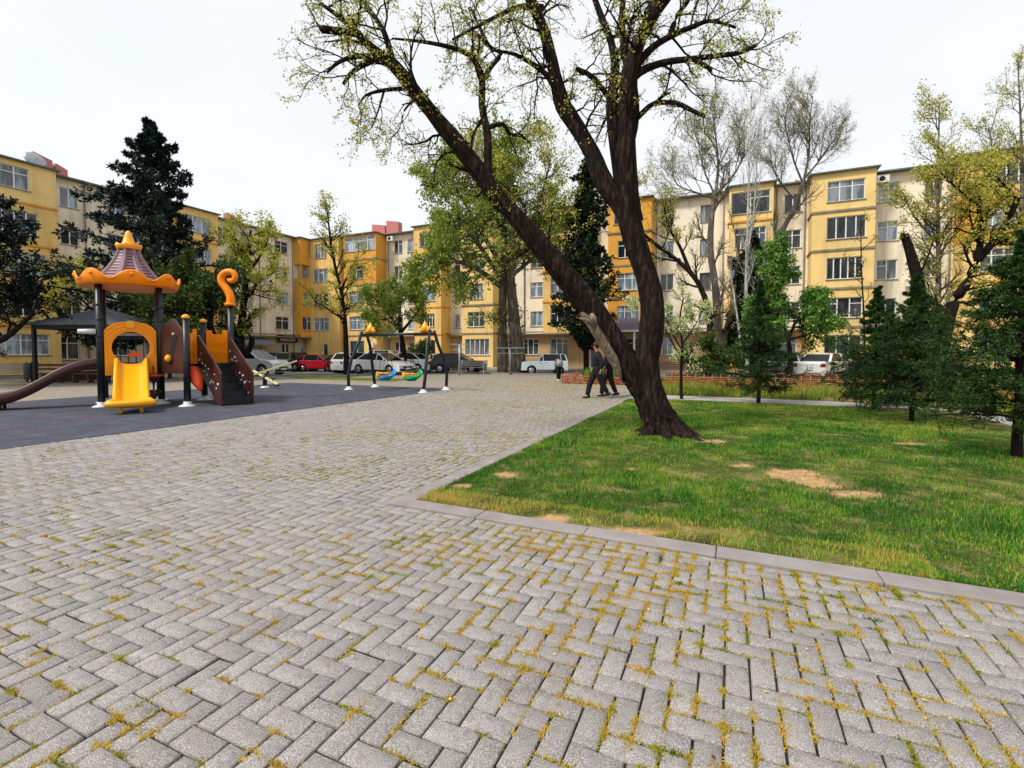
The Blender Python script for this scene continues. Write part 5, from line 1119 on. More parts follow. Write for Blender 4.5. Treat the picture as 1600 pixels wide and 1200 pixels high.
tree('plane_tree', 'right, thicker and leaning one of two mottled plane trunks in the centre', 'tree', b,
     [stem([(814, 585, dd), (808, 540, dd), (802, 480, dd), (797, 420, dd), (800, 350, dd), (805, 290, dd)], .52, .18, b, 8), stem([(800, 400, dd), (830, 350, dd), (850, 290, dd), (860, 250, dd)], .2, .05, b, 13), stem([(803, 360, dd), (790, 300, dd + 1), (800, 230, dd + 1)], .18, .05, b, 13), stem([(800, 430, dd), (835, 400, dd + 1), (865, 350, dd + 1)], .16, .05, b, 10), stem([(803, 350, dd), (770, 290, dd - 1), (740, 250, dd - 1)], .16, .05, b, 10)],
     lv3((2.0, 3.6), 6, 4, .1, (30, 75)), dict(per=4, size=.15, spread=.15, asp=.7, on=[1, 2], droop=.3), 'barkplane', 'leaf_yg', 42, group='plane trees in the middle of the plaza')
b = VX(7.2, 33.5)
tree('plane_tree', 'pale mottled trunk just behind the walking man, crown hidden by the big limb', 'tree', b, [stem([(930, 584, 33.5), (928, 520, 33.5), (920, 460, 33.5), (925, 400, 33.5)], .3, .15, b, 7)], lv3((1.5, 2.5), 5, 4, .3), dict(per=4, size=.16, spread=.1), 'barkplane', 'leaf_yg', 43)
b = G(541, 587); dd = b.dot(Fv)
tree('slender_tree', 'slender sparse young tree at the roadside in front of the red car', 'tree', b, [stem([(541, 588, dd), (540, 520, dd), (534, 460, dd), (520, 400, dd), (514, 355, dd), (512, 325, dd)], .19, .03, b, 26), stem([(533, 455, dd), (545, 425, dd), (560, 400, dd)], .08, .02, b, 7), stem([(538, 500, dd), (505, 478, dd - 1), (490, 470, dd)], .07, .02, b, 7)],
     lv3((.9, 2.0), 4, 4, .35), dict(per=3, size=.13, spread=.1, on=[1, 2]), 'barkdark', 'leaf_yg', 44)
b = VX(-7.6, 34.0); dd = 34
tree('round_tree', 'rounded leafy green tree standing over the white cars behind the swings', 'tree', b, [stem([(633, 583, dd), (630, 540, dd), (622, 505, dd)], .2, .14, b, 0), stem([(624, 515, dd), (600, 480, dd), (580, 462, dd)], .12, .03, b, 10), stem([(624, 510, dd), (625, 470, dd), (620, 445, dd)], .12, .03, b, 12), stem([(626, 520, dd), (655, 485, dd), (668, 460, dd)], .12, .03, b, 10), stem([(624, 515, dd), (605, 500, dd - 1.5), (585, 500, dd - 2)], .1, .03, b, 9)],
     lv3((1.0, 1.9), 6, 4, .0, (30, 80)), dict(per=6, size=.14, spread=.15, on=[1, 2], droop=.2), 'barkdark', 'leaf_mid', 45)
b = VX(-14.0, 27.2); dd = 27.2
tree('bush', 'dark green shrub under the slender tree beyond the swing frame', 'shrub', VX(-6.9, 36.5), [([(0, 0, 0), (.1, 0, .8), (0, .1, 1.6)], [.08, .06, .03], 14)], lv3((.8, 1.5), 5, 4, .1), dict(per=8, size=.14, spread=.12, on=[1, 2]), 'barkdark', 'leaf_dark', 46)
b = G(374, 589); dd = b.dot(Fv)
tree('gnarled_tree', 'gnarled black trunked tree with fresh yellow green leaves behind the steps and orange curl', 'tree', b,
     [stem([(372, 590, dd), (374, 555, dd), (376, 520, dd), (380, 480, dd), (384, 440, dd), (388, 400, dd), (392, 360, dd)], .36, .06, b, 14), stem([(378, 560, dd), (390, 545, dd), (394, 532, dd), (392, 528, dd)], .2, .13, b, 1), stem([(374, 545, dd), (366, 520, dd), (362, 500, dd), (352, 480, dd)], .16, .08, b, 5), stem([(382, 470, dd), (405, 440, dd), (430, 425, dd)], .12, .03, b, 10), stem([(385, 440, dd), (370, 400, dd), (360, 365, dd)], .1, .03, b, 9), stem([(386, 430, dd), (410, 395, dd), (420, 370, dd)], .1, .03, b, 9)],
     lv3((1.0, 2.2), 5, 4, .2, (35, 75)), dict(per=4, size=.15, spread=.1, on=[1, 2]), 'barkdark', 'leaf_yg', 47)
b = VX(-15.8, 26.0); dd = 26
tree('leafy_tree', 'dense dark leafy tree right behind the play tower', 'tree', b, [stem([(345, 600, dd), (338, 540, dd), (325, 500, dd)], .22, .13, b, 0), stem([(328, 510, dd), (290, 470, dd), (265, 440, dd)], .13, .04, b, 13), stem([(326, 505, dd), (310, 455, dd), (300, 420, dd)], .13, .04, b, 13), stem([(328, 510, dd), (335, 460, dd), (340, 430, dd)], .12, .04, b, 10), stem([(326, 510, dd), (285, 490, dd - 1.5), (240, 480, dd - 2)], .12, .03, b, 12), stem([(290, 470, dd), (240, 440, dd), (215, 450, dd)], .09, .03, b, 11)],
     lv3((1.0, 2.0), 6, 4, .0, (30, 80)), dict(per=8, size=.15, spread=.13, on=[1, 2]), 'barkdark', 'leaf_dark', 48)
b = VX(-24.0, 29.5); dd = 29.5
tree('leafy_tree', 'yellow green tree between the gazebo roof and the yellow building', 'tree', b, [stem([(165, 590, dd), (160, 530, dd), (150, 490, dd)], .15, .08, b, 0), stem([(155, 500, dd), (130, 470, dd), (105, 455, dd)], .08, .03, b, 10), stem([(152, 495, dd), (155, 460, dd), (150, 430, dd)], .08, .03, b, 10)], lv3((1.0, 2.2), 5, 4, .1, (30, 80)), dict(per=5, size=.15, spread=.12, on=[1, 2]), 'barkdark', 'leaf_yg', 49)
b = VX(-25.5, 20.4); dd = 20.4
tree('bent_tree', 'bent dark bough of a sparse golden tree reaching in from the left edge', 'tree', b, [stem([(-130, 600, dd), (-100, 575, dd), (-50, 552, dd), (5, 530, dd), (35, 505, dd), (50, 490, dd), (58, 468, dd)], .2, .06, b, 9), stem([(5, 530, dd), (-20, 480, dd), (10, 430, dd), (60, 420, dd)], .06, .02, b, 6)], lv3((.8, 1.8), 4, 4, .1, (30, 75)), dict(per=1, size=.06, spread=.06, on=[2]), 'barkdark', 'leaf_gold', 50)
# right hand side
def right(px, py): g_ = G(px, py); return g_, g_.dot(Fv)
b = VX(10.6, 25.6); dd = 25.6
tree('bare_tree', 'black trunked budding tree with a forked limb left, behind the pale blossom tree', 'tree', b,
     [stem([(1110, 600, dd), (1110, 540, dd), (1108, 490, dd), (1095, 450, dd), (1078, 425, dd), (1050, 400, dd), (1020, 378, dd), (1000, 360, dd)], .22, .07, b, 9), stem([(1078, 424, dd), (1062, 385, dd), (1045, 355, dd), (1038, 325, dd)], .11, .04, b, 12), stem([(1000, 360, dd), (985, 330, dd), (990, 290, dd)], .06, .03, b, 10)],
     lv3((1.0, 2.3), 5, 4, .5, (25, 60)), dict(per=3, size=.10, spread=.07, on=[1, 2]), 'bark', 'leaf_gold', 61, group='bare budding trees on the right')
b = VX(11.3, 26.4); dd = 26.4
tree('bare_tree', 'upright bare tree whose grey crown rises left of the thin white stems', 'tree', b,
     [stem([(1122, 600, dd), (1122, 530, dd), (1118, 450, dd), (1110, 390, dd), (1113, 330, dd), (1118, 300, dd)], .24, .13, b, 5), stem([(1118, 305, dd), (1122, 260, dd), (1118, 210, dd), (1112, 170, dd)], .09, .02, b, 18), stem([(1118, 305, dd), (1145, 275, dd), (1163, 240, dd), (1160, 200, dd)], .07, .02, b, 15), stem([(1116, 310, dd), (1085, 300, dd), (1060, 290, dd), (1048, 270, dd)], .06, .02, b, 13), stem([(1117, 305, dd), (1098, 260, dd), (1090, 210, dd)], .06, .02, b, 13)],
     lv3((1.3, 2.6), 7, 5, .55, (20, 55)), dict(per=3, size=.065, spread=.06, on=[2]), 'barkgrey', 'leaf_bud', 62, group='bare budding trees on the right')
b = VX(12.4, 27); dd = 27
tree('bare_tree', 'dark bare tree leaning right, its crown fanning out above the roof corner', 'tree', b,
     [stem([(1125, 560, dd), (1140, 500, dd), (1165, 445, dd), (1200, 395, dd), (1225, 355, dd), (1245, 315, dd), (1256, 280, dd)], .22, .10, b, 6), stem([(1256, 282, dd), (1264, 240, dd), (1265, 195, dd), (1270, 150, dd)], .08, .02, b, 19), stem([(1256, 280, dd), (1285, 245, dd), (1305, 215, dd)], .06, .02, b, 17), stem([(1254, 285, dd), (1240, 250, dd), (1230, 210, dd), (1225, 180, dd)], .06, .02, b, 15), stem([(1245, 315, dd), (1215, 280, dd), (1205, 250, dd)], .05, .02, b, 12), stem([(1137, 505, dd), (1148, 450, dd), (1152, 400, dd), (1158, 360, dd)], .12, .06, b, 3)],
     lv3((1.3, 2.6), 7, 5, .55, (20, 55)), dict(per=3, size=.06, spread=.06, on=[2]), 'barkgrey', 'leaf_bud', 63, group='bare budding trees on the right')
b = VX(12.7, 25.4); dd = 25.4
tree('white_stemmed_tree', 'pale tree with thin white upright stems between the two bare trees', 'tree', b,
     [stem([(1168, 590, dd), (1167, 520, dd), (1166, 440, dd), (1168, 360, dd), (1170, 290, dd), (1172, 220, dd), (1174, 150, dd)], .11, .03, b, 26), stem([(1160, 560, dd), (1150, 480, dd), (1140, 420, dd)], .07, .03, b, 7), stem([(1167, 400, dd), (1178, 330, dd), (1182, 260, dd), (1185, 200, dd)], .05, .02, b, 14), stem([(1170, 550, dd), (1185, 470, dd), (1192, 420, dd), (1200, 350, dd)], .06, .02, b, 9)],
     [dict(cnt=9, t0=.3, ang=(15, 40), len=(1.2, 3.0), fall=.4, abs=True, rr=.4, n=6, wig=.1, trop=(0, 0, .6), k=4, rmax=.03, rmin=.008), dict(cnt=8, t0=.2, ang=(15, 40), len=(.3, .6), fall=.3, rr=.6, n=4, wig=.1, trop=(0, 0, .3), k=3, rmin=.005), dict(cnt=4, t0=.2, ang=(15, 40), len=(.4, .7), fall=.3, rr=.6, n=3, wig=.1, trop=(0, 0, .2), k=3, rmin=.004)], dict(per=1, size=.05, spread=.05), 'barkwhite', 'leaf_bud', 64)
b = VX(12.9, 22.6); dd = 22.6
tree('bush_tree', 'bright green leafy bush tree behind the lone young conifer', 'tree', b, [stem([(1232, 603, dd), (1235, 560, dd), (1230, 520, dd)], .14, .09, b, 0), stem([(1232, 530, dd), (1215, 470, dd), (1205, 420, dd)], .08, .02, b, 13), stem([(1232, 530, dd), (1250, 490, dd), (1280, 470, dd)], .08, .02, b, 13), stem([(1232, 530, dd), (1200, 500, dd), (1180, 490, dd)], .07, .02, b, 11), stem([(1234, 530, dd), (1270, 520, dd), (1305, 500, dd)], .07, .02, b, 11), stem([(1215, 470, dd), (1222, 420, dd), (1215, 390, dd)], .05, .02, b, 11)],
     lv3((.6, 1.3), 6, 4, .1, (30, 80)), dict(per=7, size=.12, spread=.1, on=[1, 2]), 'barkdark', 'leaf_bright', 65)
b, dd = right(1065, 624)
tree('blossom_tree', 'slim young tree with pale creamy green leaves, right of the leaning trunk', 'tree', b, [stem([(1065, 624, dd), (1064, 580, dd), (1066, 540, dd), (1062, 500, dd), (1068, 465, dd)], .055, .02, b, 16), stem([(1064, 545, dd), (1045, 510, dd), (1035, 480, dd)], .025, .01, b, 10), stem([(1065, 540, dd), (1088, 505, dd), (1098, 480, dd)], .025, .01, b, 10), stem([(1064, 560, dd), (1030, 500, dd + .5), (1005, 470, dd + .5), (990, 468, dd + .5)], .025, .01, b, 9)],
     lv3((.3, .7), 4, 4, .2, (30, 75), l1max=.012), dict(per=4, size=.06, spread=.04, on=[1, 2]), 'barkdark', 'leaf_pale', 66)
b = VX(9.4, 22.8)
tree('bush', 'dark green shrub in the fenced bed right of the blossom tree', 'shrub', b, [([(0, 0, 0), (.1, 0, .9), (0, .1, 1.9)], [.05, .04, .02], 16), ([(0, 0, .3), (.5, 0, .9), (.8, .1, 1.4)], [.04, .03, .02], 9), ([(0, 0, .3), (-.5, 0, .9), (-.8, .1, 1.3)], [.04, .03, .02], 9)], lv3((.5, 1.0), 5, 4, .1), dict(per=7, size=.09, spread=.08, on=[1, 2]), 'barkdark', 'leaf_dark', 67)
b = VX(16.8, 20.5); dd = 20.5
tree('pollard_trunk', 'thick lopped dark trunk standing above the middle conifers', 'tree', b, [stem([(1440, 600, dd), (1440, 520, dd), (1438, 470, dd), (1432, 430, dd), (1422, 395, dd), (1412, 366, dd)], .34, .15, b, 16), stem([(1432, 440, dd), (1450, 400, dd), (1460, 370, dd)], .05, .02, b, 4)], lv3((.25, .6), 3, 3, .3), dict(per=3, size=.07, spread=.05), 'barkdark', 'leaf_mid', 68)
b = VX(18.6, 20.8); dd = 20.8
tree('forked_tree', 'dark forked trunk leaning right with golden young leaves above the conifers', 'tree', b, [stem([(1470, 600, dd), (1475, 530, dd), (1490, 475, dd), (1512, 440, dd), (1530, 405, dd), (1552, 378, dd), (1572, 350, dd), (1590, 310, dd)], .26, .10, b, 12), stem([(1528, 408, dd), (1532, 375, dd), (1535, 350, dd), (1528, 310, dd)], .14, .07, b, 12), stem([(1552, 378, dd), (1590, 380, dd), (1630, 350, dd)], .09, .04, b, 12), stem([(1590, 310, dd), (1560, 280, dd), (1540, 260, dd)], .06, .03, b, 12), stem([(1528, 320, dd), (1490, 290, dd), (1470, 270, dd)], .05, .02, b, 10)],
     lv3((.9, 1.9), 5, 4, .15, (30, 75)), dict(per=4, size=.11, spread=.09, on=[2]), 'barkdark', 'leaf_gold', 69)
b = VX(19.6, 22.6); dd = 22.6
tree('slender_tree', 'straight slender tree with yellow green leaves rising above the roof right of the pollard', 'tree', b, [stem([(1466, 600, dd), (1466, 500, dd), (1466, 400, dd), (1465, 320, dd), (1466, 240, dd), (1468, 165, dd)], .17, .02, b, 40), stem([(1466, 380, dd), (1430, 340, dd), (1410, 300, dd)], .06, .02, b, 12), stem([(1466, 400, dd), (1500, 350, dd), (1510, 300, dd)], .06, .02, b, 12)],
     lv3((.9, 2.0), 5, 4, .4, (30, 60), r2=.5), dict(per=3, size=.10, spread=.09, on=[2]), 'barkgrey', 'leaf_yg', 70)
b = VX(24.6, 23.2); dd = 23.2
tree('slender_tree', 'tall slender tree at the right edge, its bare top high above the roof', 'tree', b, [stem([(1598, 600, dd), (1598, 450, dd), (1597, 330, dd), (1596, 220, dd), (1590, 90, dd)], .18, .02, b, 36), stem([(1597, 330, dd), (1560, 270, dd), (1545, 200, dd)], .06, .02, b, 14), stem([(1597, 350, dd), (1640, 280, dd), (1650, 200, dd)], .06, .02, b, 14)], lv3((1.0, 2.2), 5, 4, .4, (25, 55)), dict(per=3, size=.085, spread=.08, on=[1, 2]), 'barkgrey', 'leaf_yg', 71)
b = VX(13.9, 20.0); dd = 20
tree('sapling', 'thin reddish sapling with few leaves between the bush tree and the pollard', 'tree', b, [stem([(1352, 600, dd), (1350, 500, dd), (1346, 420, dd), (1345, 340, dd)], .05, .015, b, 12)], lv3((.5, 1.2), 3, 3, .3), dict(per=2, size=.07, spread=.05), 'bark', 'leaf_gold', 72)
b = VX(5.0, 27.0)
# ---- low planting in the beds
def scatter_plants(name, label, cat, xr, yr, n, hgt, wd, matn, seed, cond=None, lean=.4, rowf=.5):
    r = np.random.RandomState(seed); x = r.uniform(*xr, n); y = r.uniform(*yr, n); k = fbm(x, y, 1.3, seed) > rowf
    if cond is not None: k &= cond(x, y)
    x, y = x[k], y[k]; h = hgt * r.uniform(.4, 1.1, len(x)) * (.6 + .6 * fbm(x, y, .9, seed + 3)); V, F, Rn = blades(x, y, .03, h, wd, r.rand(len(x)), lean, seed + 1); tag(np_mesh(name, M[matn], V, F, rnd=Rn), label, cat, kind='stuff')
M['stem_or'] = leafmat('rust_stems', H('#6a3a1c'), H('#a5622c'), H('#c98a45'), .2, 1.5)
up_y = lambda x: np.interp(x, [-3, 2.2, 4.2, 5.6, 6.3, 6.7, 6.9, 7.3], [17.25, 17.2, 16.9, 15.8, 13.9, 11, 8, 0])
scatter_plants('ground_cover', 'dark green low leafy ground cover beside the path', 'plants', (-2.7, 10), (10, 21.6), 90000, .30, .03, 'leaf_mid', 81, lambda x, y: (y > up_y(x) + .05) & (x * Rv.x + y * Rv.y < 20), .6, .36)
scatter_plants('rust_stems', 'rust orange dry stems standing in the bed before the wicker fence', 'plants', (-2.6, 9), (17.6, 21.7), 8000, .42, .014, 'stem_or', 82, lambda x, y: y > up_y(x) + .6, .25, .5)
scatter_plants('bed_leaves', 'leafy green plants in the small fenced bed', 'plants', (-7, -3.4), (22.2, 25), 5000, .75, .06, 'leaf_bright', 83, None, .5, .42)
scatter_plants('far_bed_plants', 'mixed low green plants in the back bed', 'plants', (-2.8, 14), (22, 25.3), 30000, .5, .03, 'leaf_dark', 84, None, .5, .4)
scatter_plants('verge_grass', 'thin green grass verge at the road edge beyond the seesaw', 'grass', (-22.5, -15.5), (19.4, 20.9), 20000, .07, .012, 'leaf_mid', 85, None, .5, .2)
# ================================================================== CARS
def paint(name, col, rough=.22):
    s = NT(name); s.b.inputs['Coat Weight'].default_value = .6; return s.fin(s.ramp(s.noise(s.obj(), 3, 3), [(.3, sc3(col, .93)), (.7, col)]), rough, .1, .5)
M['pw'] = paint('white_car_paint', H('#dfe2e4')); M['pr'] = paint('red_car_paint', H('#b3122c')); M['pk'] = paint('black_car_paint', H('#0f1114')); M['pd'] = paint('dark_grey_car_paint', H('#23262b')); M['pn'] = paint('pale_blue_white_paint', H('#cfe0e2')); M['ps'] = paint('silver_car_paint', H('#c3c8cc'))
TYPES = {   # L, W, belt outline from rear to front (x, z), greenhouse [(x, z)...], wheel x, wheel r
 'hatch': (3.7, 1.65, [(0, .35), (0, .85), (.08, .98), (2.7, .95), (3.3, .84), (3.62, .66), (3.7, .35)], [(.06, .93), (.35, 1.40), (.7, 1.47), (1.9, 1.46), (2.75, .93)], (.62, 2.98), .30, (1.15, 2.0)),
 'suv': (4.4, 1.82, [(0, .4), (0, 1.0), (.1, 1.1), (3.2, 1.07), (3.95, .98), (4.3, .78), (4.4, .4)], [(.08, 1.05), (.45, 1.58), (.8, 1.66), (2.3, 1.63), (3.3, 1.05)], (.8, 3.5), .36, (1.4, 2.4)),
 'sedan': (4.5, 1.76, [(0, .35), (0, .85), (.1, .97), (.9, 1.0), (3.2, .95), (4.0, .82), (4.4, .62), (4.5, .35)], [(.6, .96), (1.25, 1.38), (1.6, 1.44), (2.5, 1.43), (3.4, .93)], (.85, 3.6), .32, (1.5, 2.45)),
 'offroad': (3.74, 1.68, [(0, .45), (0, 1.05), (.04, 1.1), (2.45, 1.08), (3.6, 1.02), (3.7, .9), (3.74, .45)], [(.05, 1.06), (.25, 1.6), (.35, 1.64), (2.0, 1.62), (2.5, 1.07)], (.72, 2.92), .34, (1.05, 2.0)),
}
def car(px, py, typ, matn, head, label, dark_trim=False, sc_=1.0):
    L, W, bl, gh, wx, wr, pil = TYPES[typ]; loc = G(px, py); t = thing('parked_car', label, 'car', tuple(loc), head, 'cars parked along the far kerb'); t.scale = (sc_,) * 3
    X = Matrix.Translation((-L / 2, 0, 0))
    def arch(cx): return [(cx + (wr + .06) * math.cos(a), wr + (wr + .06) * math.sin(a)) for a in [math.pi * (1 - j / 8) for j in range(9)]]
    zb = .2 if typ != 'offroad' else .32
    bot = [(bl[-1][0] - .02, zb)]
    a2 = [(x, max(z, zb)) for x, z in reversed(arch(wx[1]))]; a1 = [(x, max(z, zb)) for x, z in reversed(arch(wx[0]))]
    poly = bl + bot + a2 + a1 + [(.02, zb)]
    mb = MB(X); n = len(poly); zc = .6; rows = []
    for y, kx, kz in ((-W / 2, .985, .93), (-W / 2 + .06, 1.0, .985), (-W / 2 + .16, 1.0, 1.0), (W / 2 - .16, 1.0, 1.0), (W / 2 - .06, 1.0, .985), (W / 2, .985, .93)):
        rows.append([(L / 2 + (x - L / 2) * kx, y, (zc + (z - zc) * kz) if z > zc else z) for x, z in poly])
    vs = [p for r in rows for p in r]; fs = [(i * n + j, i * n + (j + 1) % n, (i + 1) * n + (j + 1) % n, (i + 1) * n + j) for i in range(5) for j in range(n)] + [tuple(range(n)), tuple(5 * n + j for j in reversed(range(n)))]
    mb.add(vs, fs); body = mb.build('body', M[matn], t, bevel=.02)
    zt = gh[2][1]; z0 = gh[0][1]; yy = lambda z: W / 2 - .07 - (z - z0) * .42
    mb = MB(X); mb.prism([(x, z - .015) for x, z in gh], lambda u, z: (u, -yy(z), z), lambda u, z: (u, yy(z), z)); mb.build('windows', M['cargl'], t)
    mb = MB(X)      # painted roof + pillars in one shell
    (xa, za), (xb, zb_), (xc, zc_), (xd, zd), (xe, ze) = gh
    y = yy(zd); yb = yy(zb_)
    mb.add([(xb, -yb, zb_ + .005), (xc, -yy(zc_), zc_ + .01), (xd, -y, zd + .01), (xd, y, zd + .01), (xc, yy(zc_), zc_ + .01), (xb, yb, zb_ + .005), (xb, -yb + .0, zb_ - .07), (xc, -yy(zc_) - .01, zc_ - .06), (xd, -y - .01, zd - .06), (xd, y + .01, zd - .06), (xc, yy(zc_) + .01, zc_ - .06), (xb, yb, zb_ - .07)],
           [(0, 1, 4, 5), (1, 2, 3, 4), (0, 6, 7, 1), (1, 7, 8, 2), (5, 4, 10, 11), (4, 3, 9, 10), (2, 8, 9, 3), (0, 5, 11, 6)])
    for sgn in (-1, 1):
        P = lambda x, z, o=.012: (x, sgn * (yy(z) + o), z)
        mb.obox(P(xe - .03, ze), P(xd, zd - .02), .05, .07, (0, sgn, 0)); mb.obox(P(xa + .04, za), P(xb + .02, zb_ - .02), .05, .12, (0, sgn, 0))
        if typ in ('suv', 'offroad', 'hatch'): mb.obox(P(pil[0] - .45, z0), P(pil[0] - .45, zt - .04), .04, .12, (0, sgn, 0))
        mb.obox(P(pil[1], z0), P(pil[1], zt - .03), .04, .07, (0, sgn, 0))
    mb.build('roof', M[matn], t)
    for wxx in wx:
        for sgn in (-1, 1):
            c = Vector((wxx - L / 2, sgn * (W / 2 - .11), wr)); yv = Vector((0, sgn, 0)); w_ = MB(); w_.tube([c - yv * .1, c - yv * .08, c + yv * .08, c + yv * .1], [wr - .03, wr, wr, wr - .03], 20); wo_ = w_.build('wheel', M['tyre'], t)
            r_ = MB(); r_.tube([c + yv * .09, c + yv * .104], [wr * .62, wr * .6], 16)
            for k in range(5):
                a = k * 1.2566; e = Vector((math.cos(a), 0, math.sin(a))); r_.obox(c + yv * .107, c + yv * .107 + e * wr * .58, .05, .02, (0, sgn, 0))
            r_.build('rim', M['rim'], t).parent = wo_
            s_ = MB(); s_.tube([c - yv * .11, c - yv * .02], wr + .05, 16); s_.build('wheel_arch', M['dark'], t)
    for sgn in (-1, 1):
        m_ = MB(X); zh = bl[-2][1] - .02; m_.box(L - .30, L - .06, sgn * (W / 2 - .30) - .17, sgn * (W / 2 - .30) + .17, zh - .1, zh + .03); m_.build('headlight', M['lamp'], t, bevel=.03)
        m_ = MB(X); zt_ = bl[1][1] - .08; m_.box(-.012, .14, sgn * (W / 2 - .16) - .14, sgn * (W / 2 - .16) + .14, zt_ - .12, zt_ + .07); m_.build('tail_light', M['tail'], t, bevel=.03)
        m_ = MB(X); m_.box(gh[-1][0] - .25, gh[-1][0] - .08, sgn * (W / 2 + .02) - .07, sgn * (W / 2 + .02) + .07, z0 + .02, z0 + .14); m_.build('mirror', M[matn], t, bevel=.03)
        for xh in pil: m_ = MB(X); m_.box(xh - .35, xh - .2, sgn * (W / 2 + .002) - .015, sgn * (W / 2 + .002) + .015, z0 - .13, z0 - .10); m_.build('door_handle', M['black'], t)
    m_ = MB(X); m_.box(L - .02, L + .02, -W / 2 + .1, W / 2 - .1, .26, .42); m_.box(L - .05, L + .008, -.45, .45, .46, .56); m_.build('grille', M['black'], t)
    m_ = MB(X); m_.box(L + .02, L + .03, -.26, .26, .36, .47); m_.box(-.03, -.002, -.26, .26, .5, .61); m_.build('number_plate', M['white'], t)
    m_ = MB(X); 
    for sgn in (-1, 1):
        for xs in (pil[0] - .42 if typ != 'sedan' else pil[0] - .5, pil[1] + .02, pil[1] + .95): m_.box(xs, xs + .012, sgn * (W / 2 - .004) - .006, sgn * (W / 2 - .004) + .006, .3, z0 - .06)
        m_.box(wx[0] + wr + .1, wx[1] - wr - .1, sgn * (W / 2) - .01, sgn * (W / 2) + .01, zb + .01, zb + .07)
    m_.build('door_gaps', M['dark'], t)
    return t
car(396, 586, 'suv', 'ps', R_(14), 'silver white SUV parked at the left behind the seesaw bar')
car(440, 578.5, 'sedan', 'pk', R_(30), 'black car half hidden behind the silver white SUV')
car(467, 579.5, 'hatch', 'pk', R_(95), 'small black car seen end on, left of the red hatchback')
car(501, 580, 'hatch', 'pr', R_(18), 'red hatchback parked in the row beyond the seesaw', sc_=.88)
car(530, 580.6, 'sedan', 'pk', R_(150), 'black saloon with its bonnet in front of the red hatchback', sc_=.9)
car(561, 581.5, 'hatch', 'pw', R_(75), 'white hatchback seen from behind at the slender tree trunk')
car(598, 584.4, 'sedan', 'pw', R_(-4), 'white saloon with its nose to the right behind the swings')
car(634, 581.8, 'sedan', 'pw', R_(188), 'white saloon with red tail lamp at its right end, beside the swing post')
car(612, 577.6, 'suv', 'pw', R_(10), 'white SUV behind the two white saloons, only its roof showing')
car(717, 582.5, 'suv', 'pk', R_(15), 'black SUV parked behind the T pole and grey bench', sc_=.86)
car(850, 584.6, 'offroad', 'pn', R_(205), 'small boxy pale white offroad car beside the plane trees', sc_=.84)
car(1210, 588.5, 'hatch', 'pn', R_(150), 'pale blue white car glimpsed behind the lone young conifer')
car(1290, 590, 'sedan', 'pw', R_(60), 'white coupe seen from behind, right of the bright green bush tree')
car(1352, 588.5, 'sedan', 'pd', R_(40), 'dark grey car mostly hidden behind the middle conifers')
# ================================================================== PEOPLE
M['skin'] = plain('skin', H('#b07a62'), .55, .08, 6); M['navy'] = plain('navy_padded_jacket', H('#0e131f'), .6, .25, 14, .3); M['blackcloth'] = plain('black_cloth', H('#08090b'), .85, .2, 10, .2); M['maroon'] = plain('dark_red_cap', H('#4a1620'), .8, .15, 8)
M['hair'] = plain('dark_hair', H('#15110f'), .7, .2, 12); M['shoe'] = plain('black_shoe', H('#0c0c0d'), .4, .1, 6); M['greycloth'] = plain('grey_cloth', H('#8e8b93'), .85, .25, 9, .2); M['wshoe'] = plain('white_shoe', H('#d8d8d8'), .6, .05, 6)
def skin(name, matn, parent, chains, root=0, sub=2):
    """chains: dict name->(co, radius); edges list"""
    pts, edges = chains; me = bpy.data.meshes.new(name); bm = bmesh.new(); ly = bm.verts.layers.skin.verify(); vs = []
    for co, r in pts:
        v = bm.verts.new(co); v[ly].radius = r if hasattr(r, '__len__') else (r, r); vs.append(v)
    for a, b in edges: bm.edges.new((vs[a], vs[b]))
    vs[root][ly].use_root = True; bm.to_mesh(me); bm.free(); me.materials.append(M[matn])
    o = link(bpy.data.objects.new(name, me)); m = o.modifiers.new('skin', 'SKIN'); m.use_smooth_shade = True; s_ = o.modifiers.new('sub', 'SUBSURF'); s_.levels = sub; s_.render_levels = sub
    o.parent = parent; return o
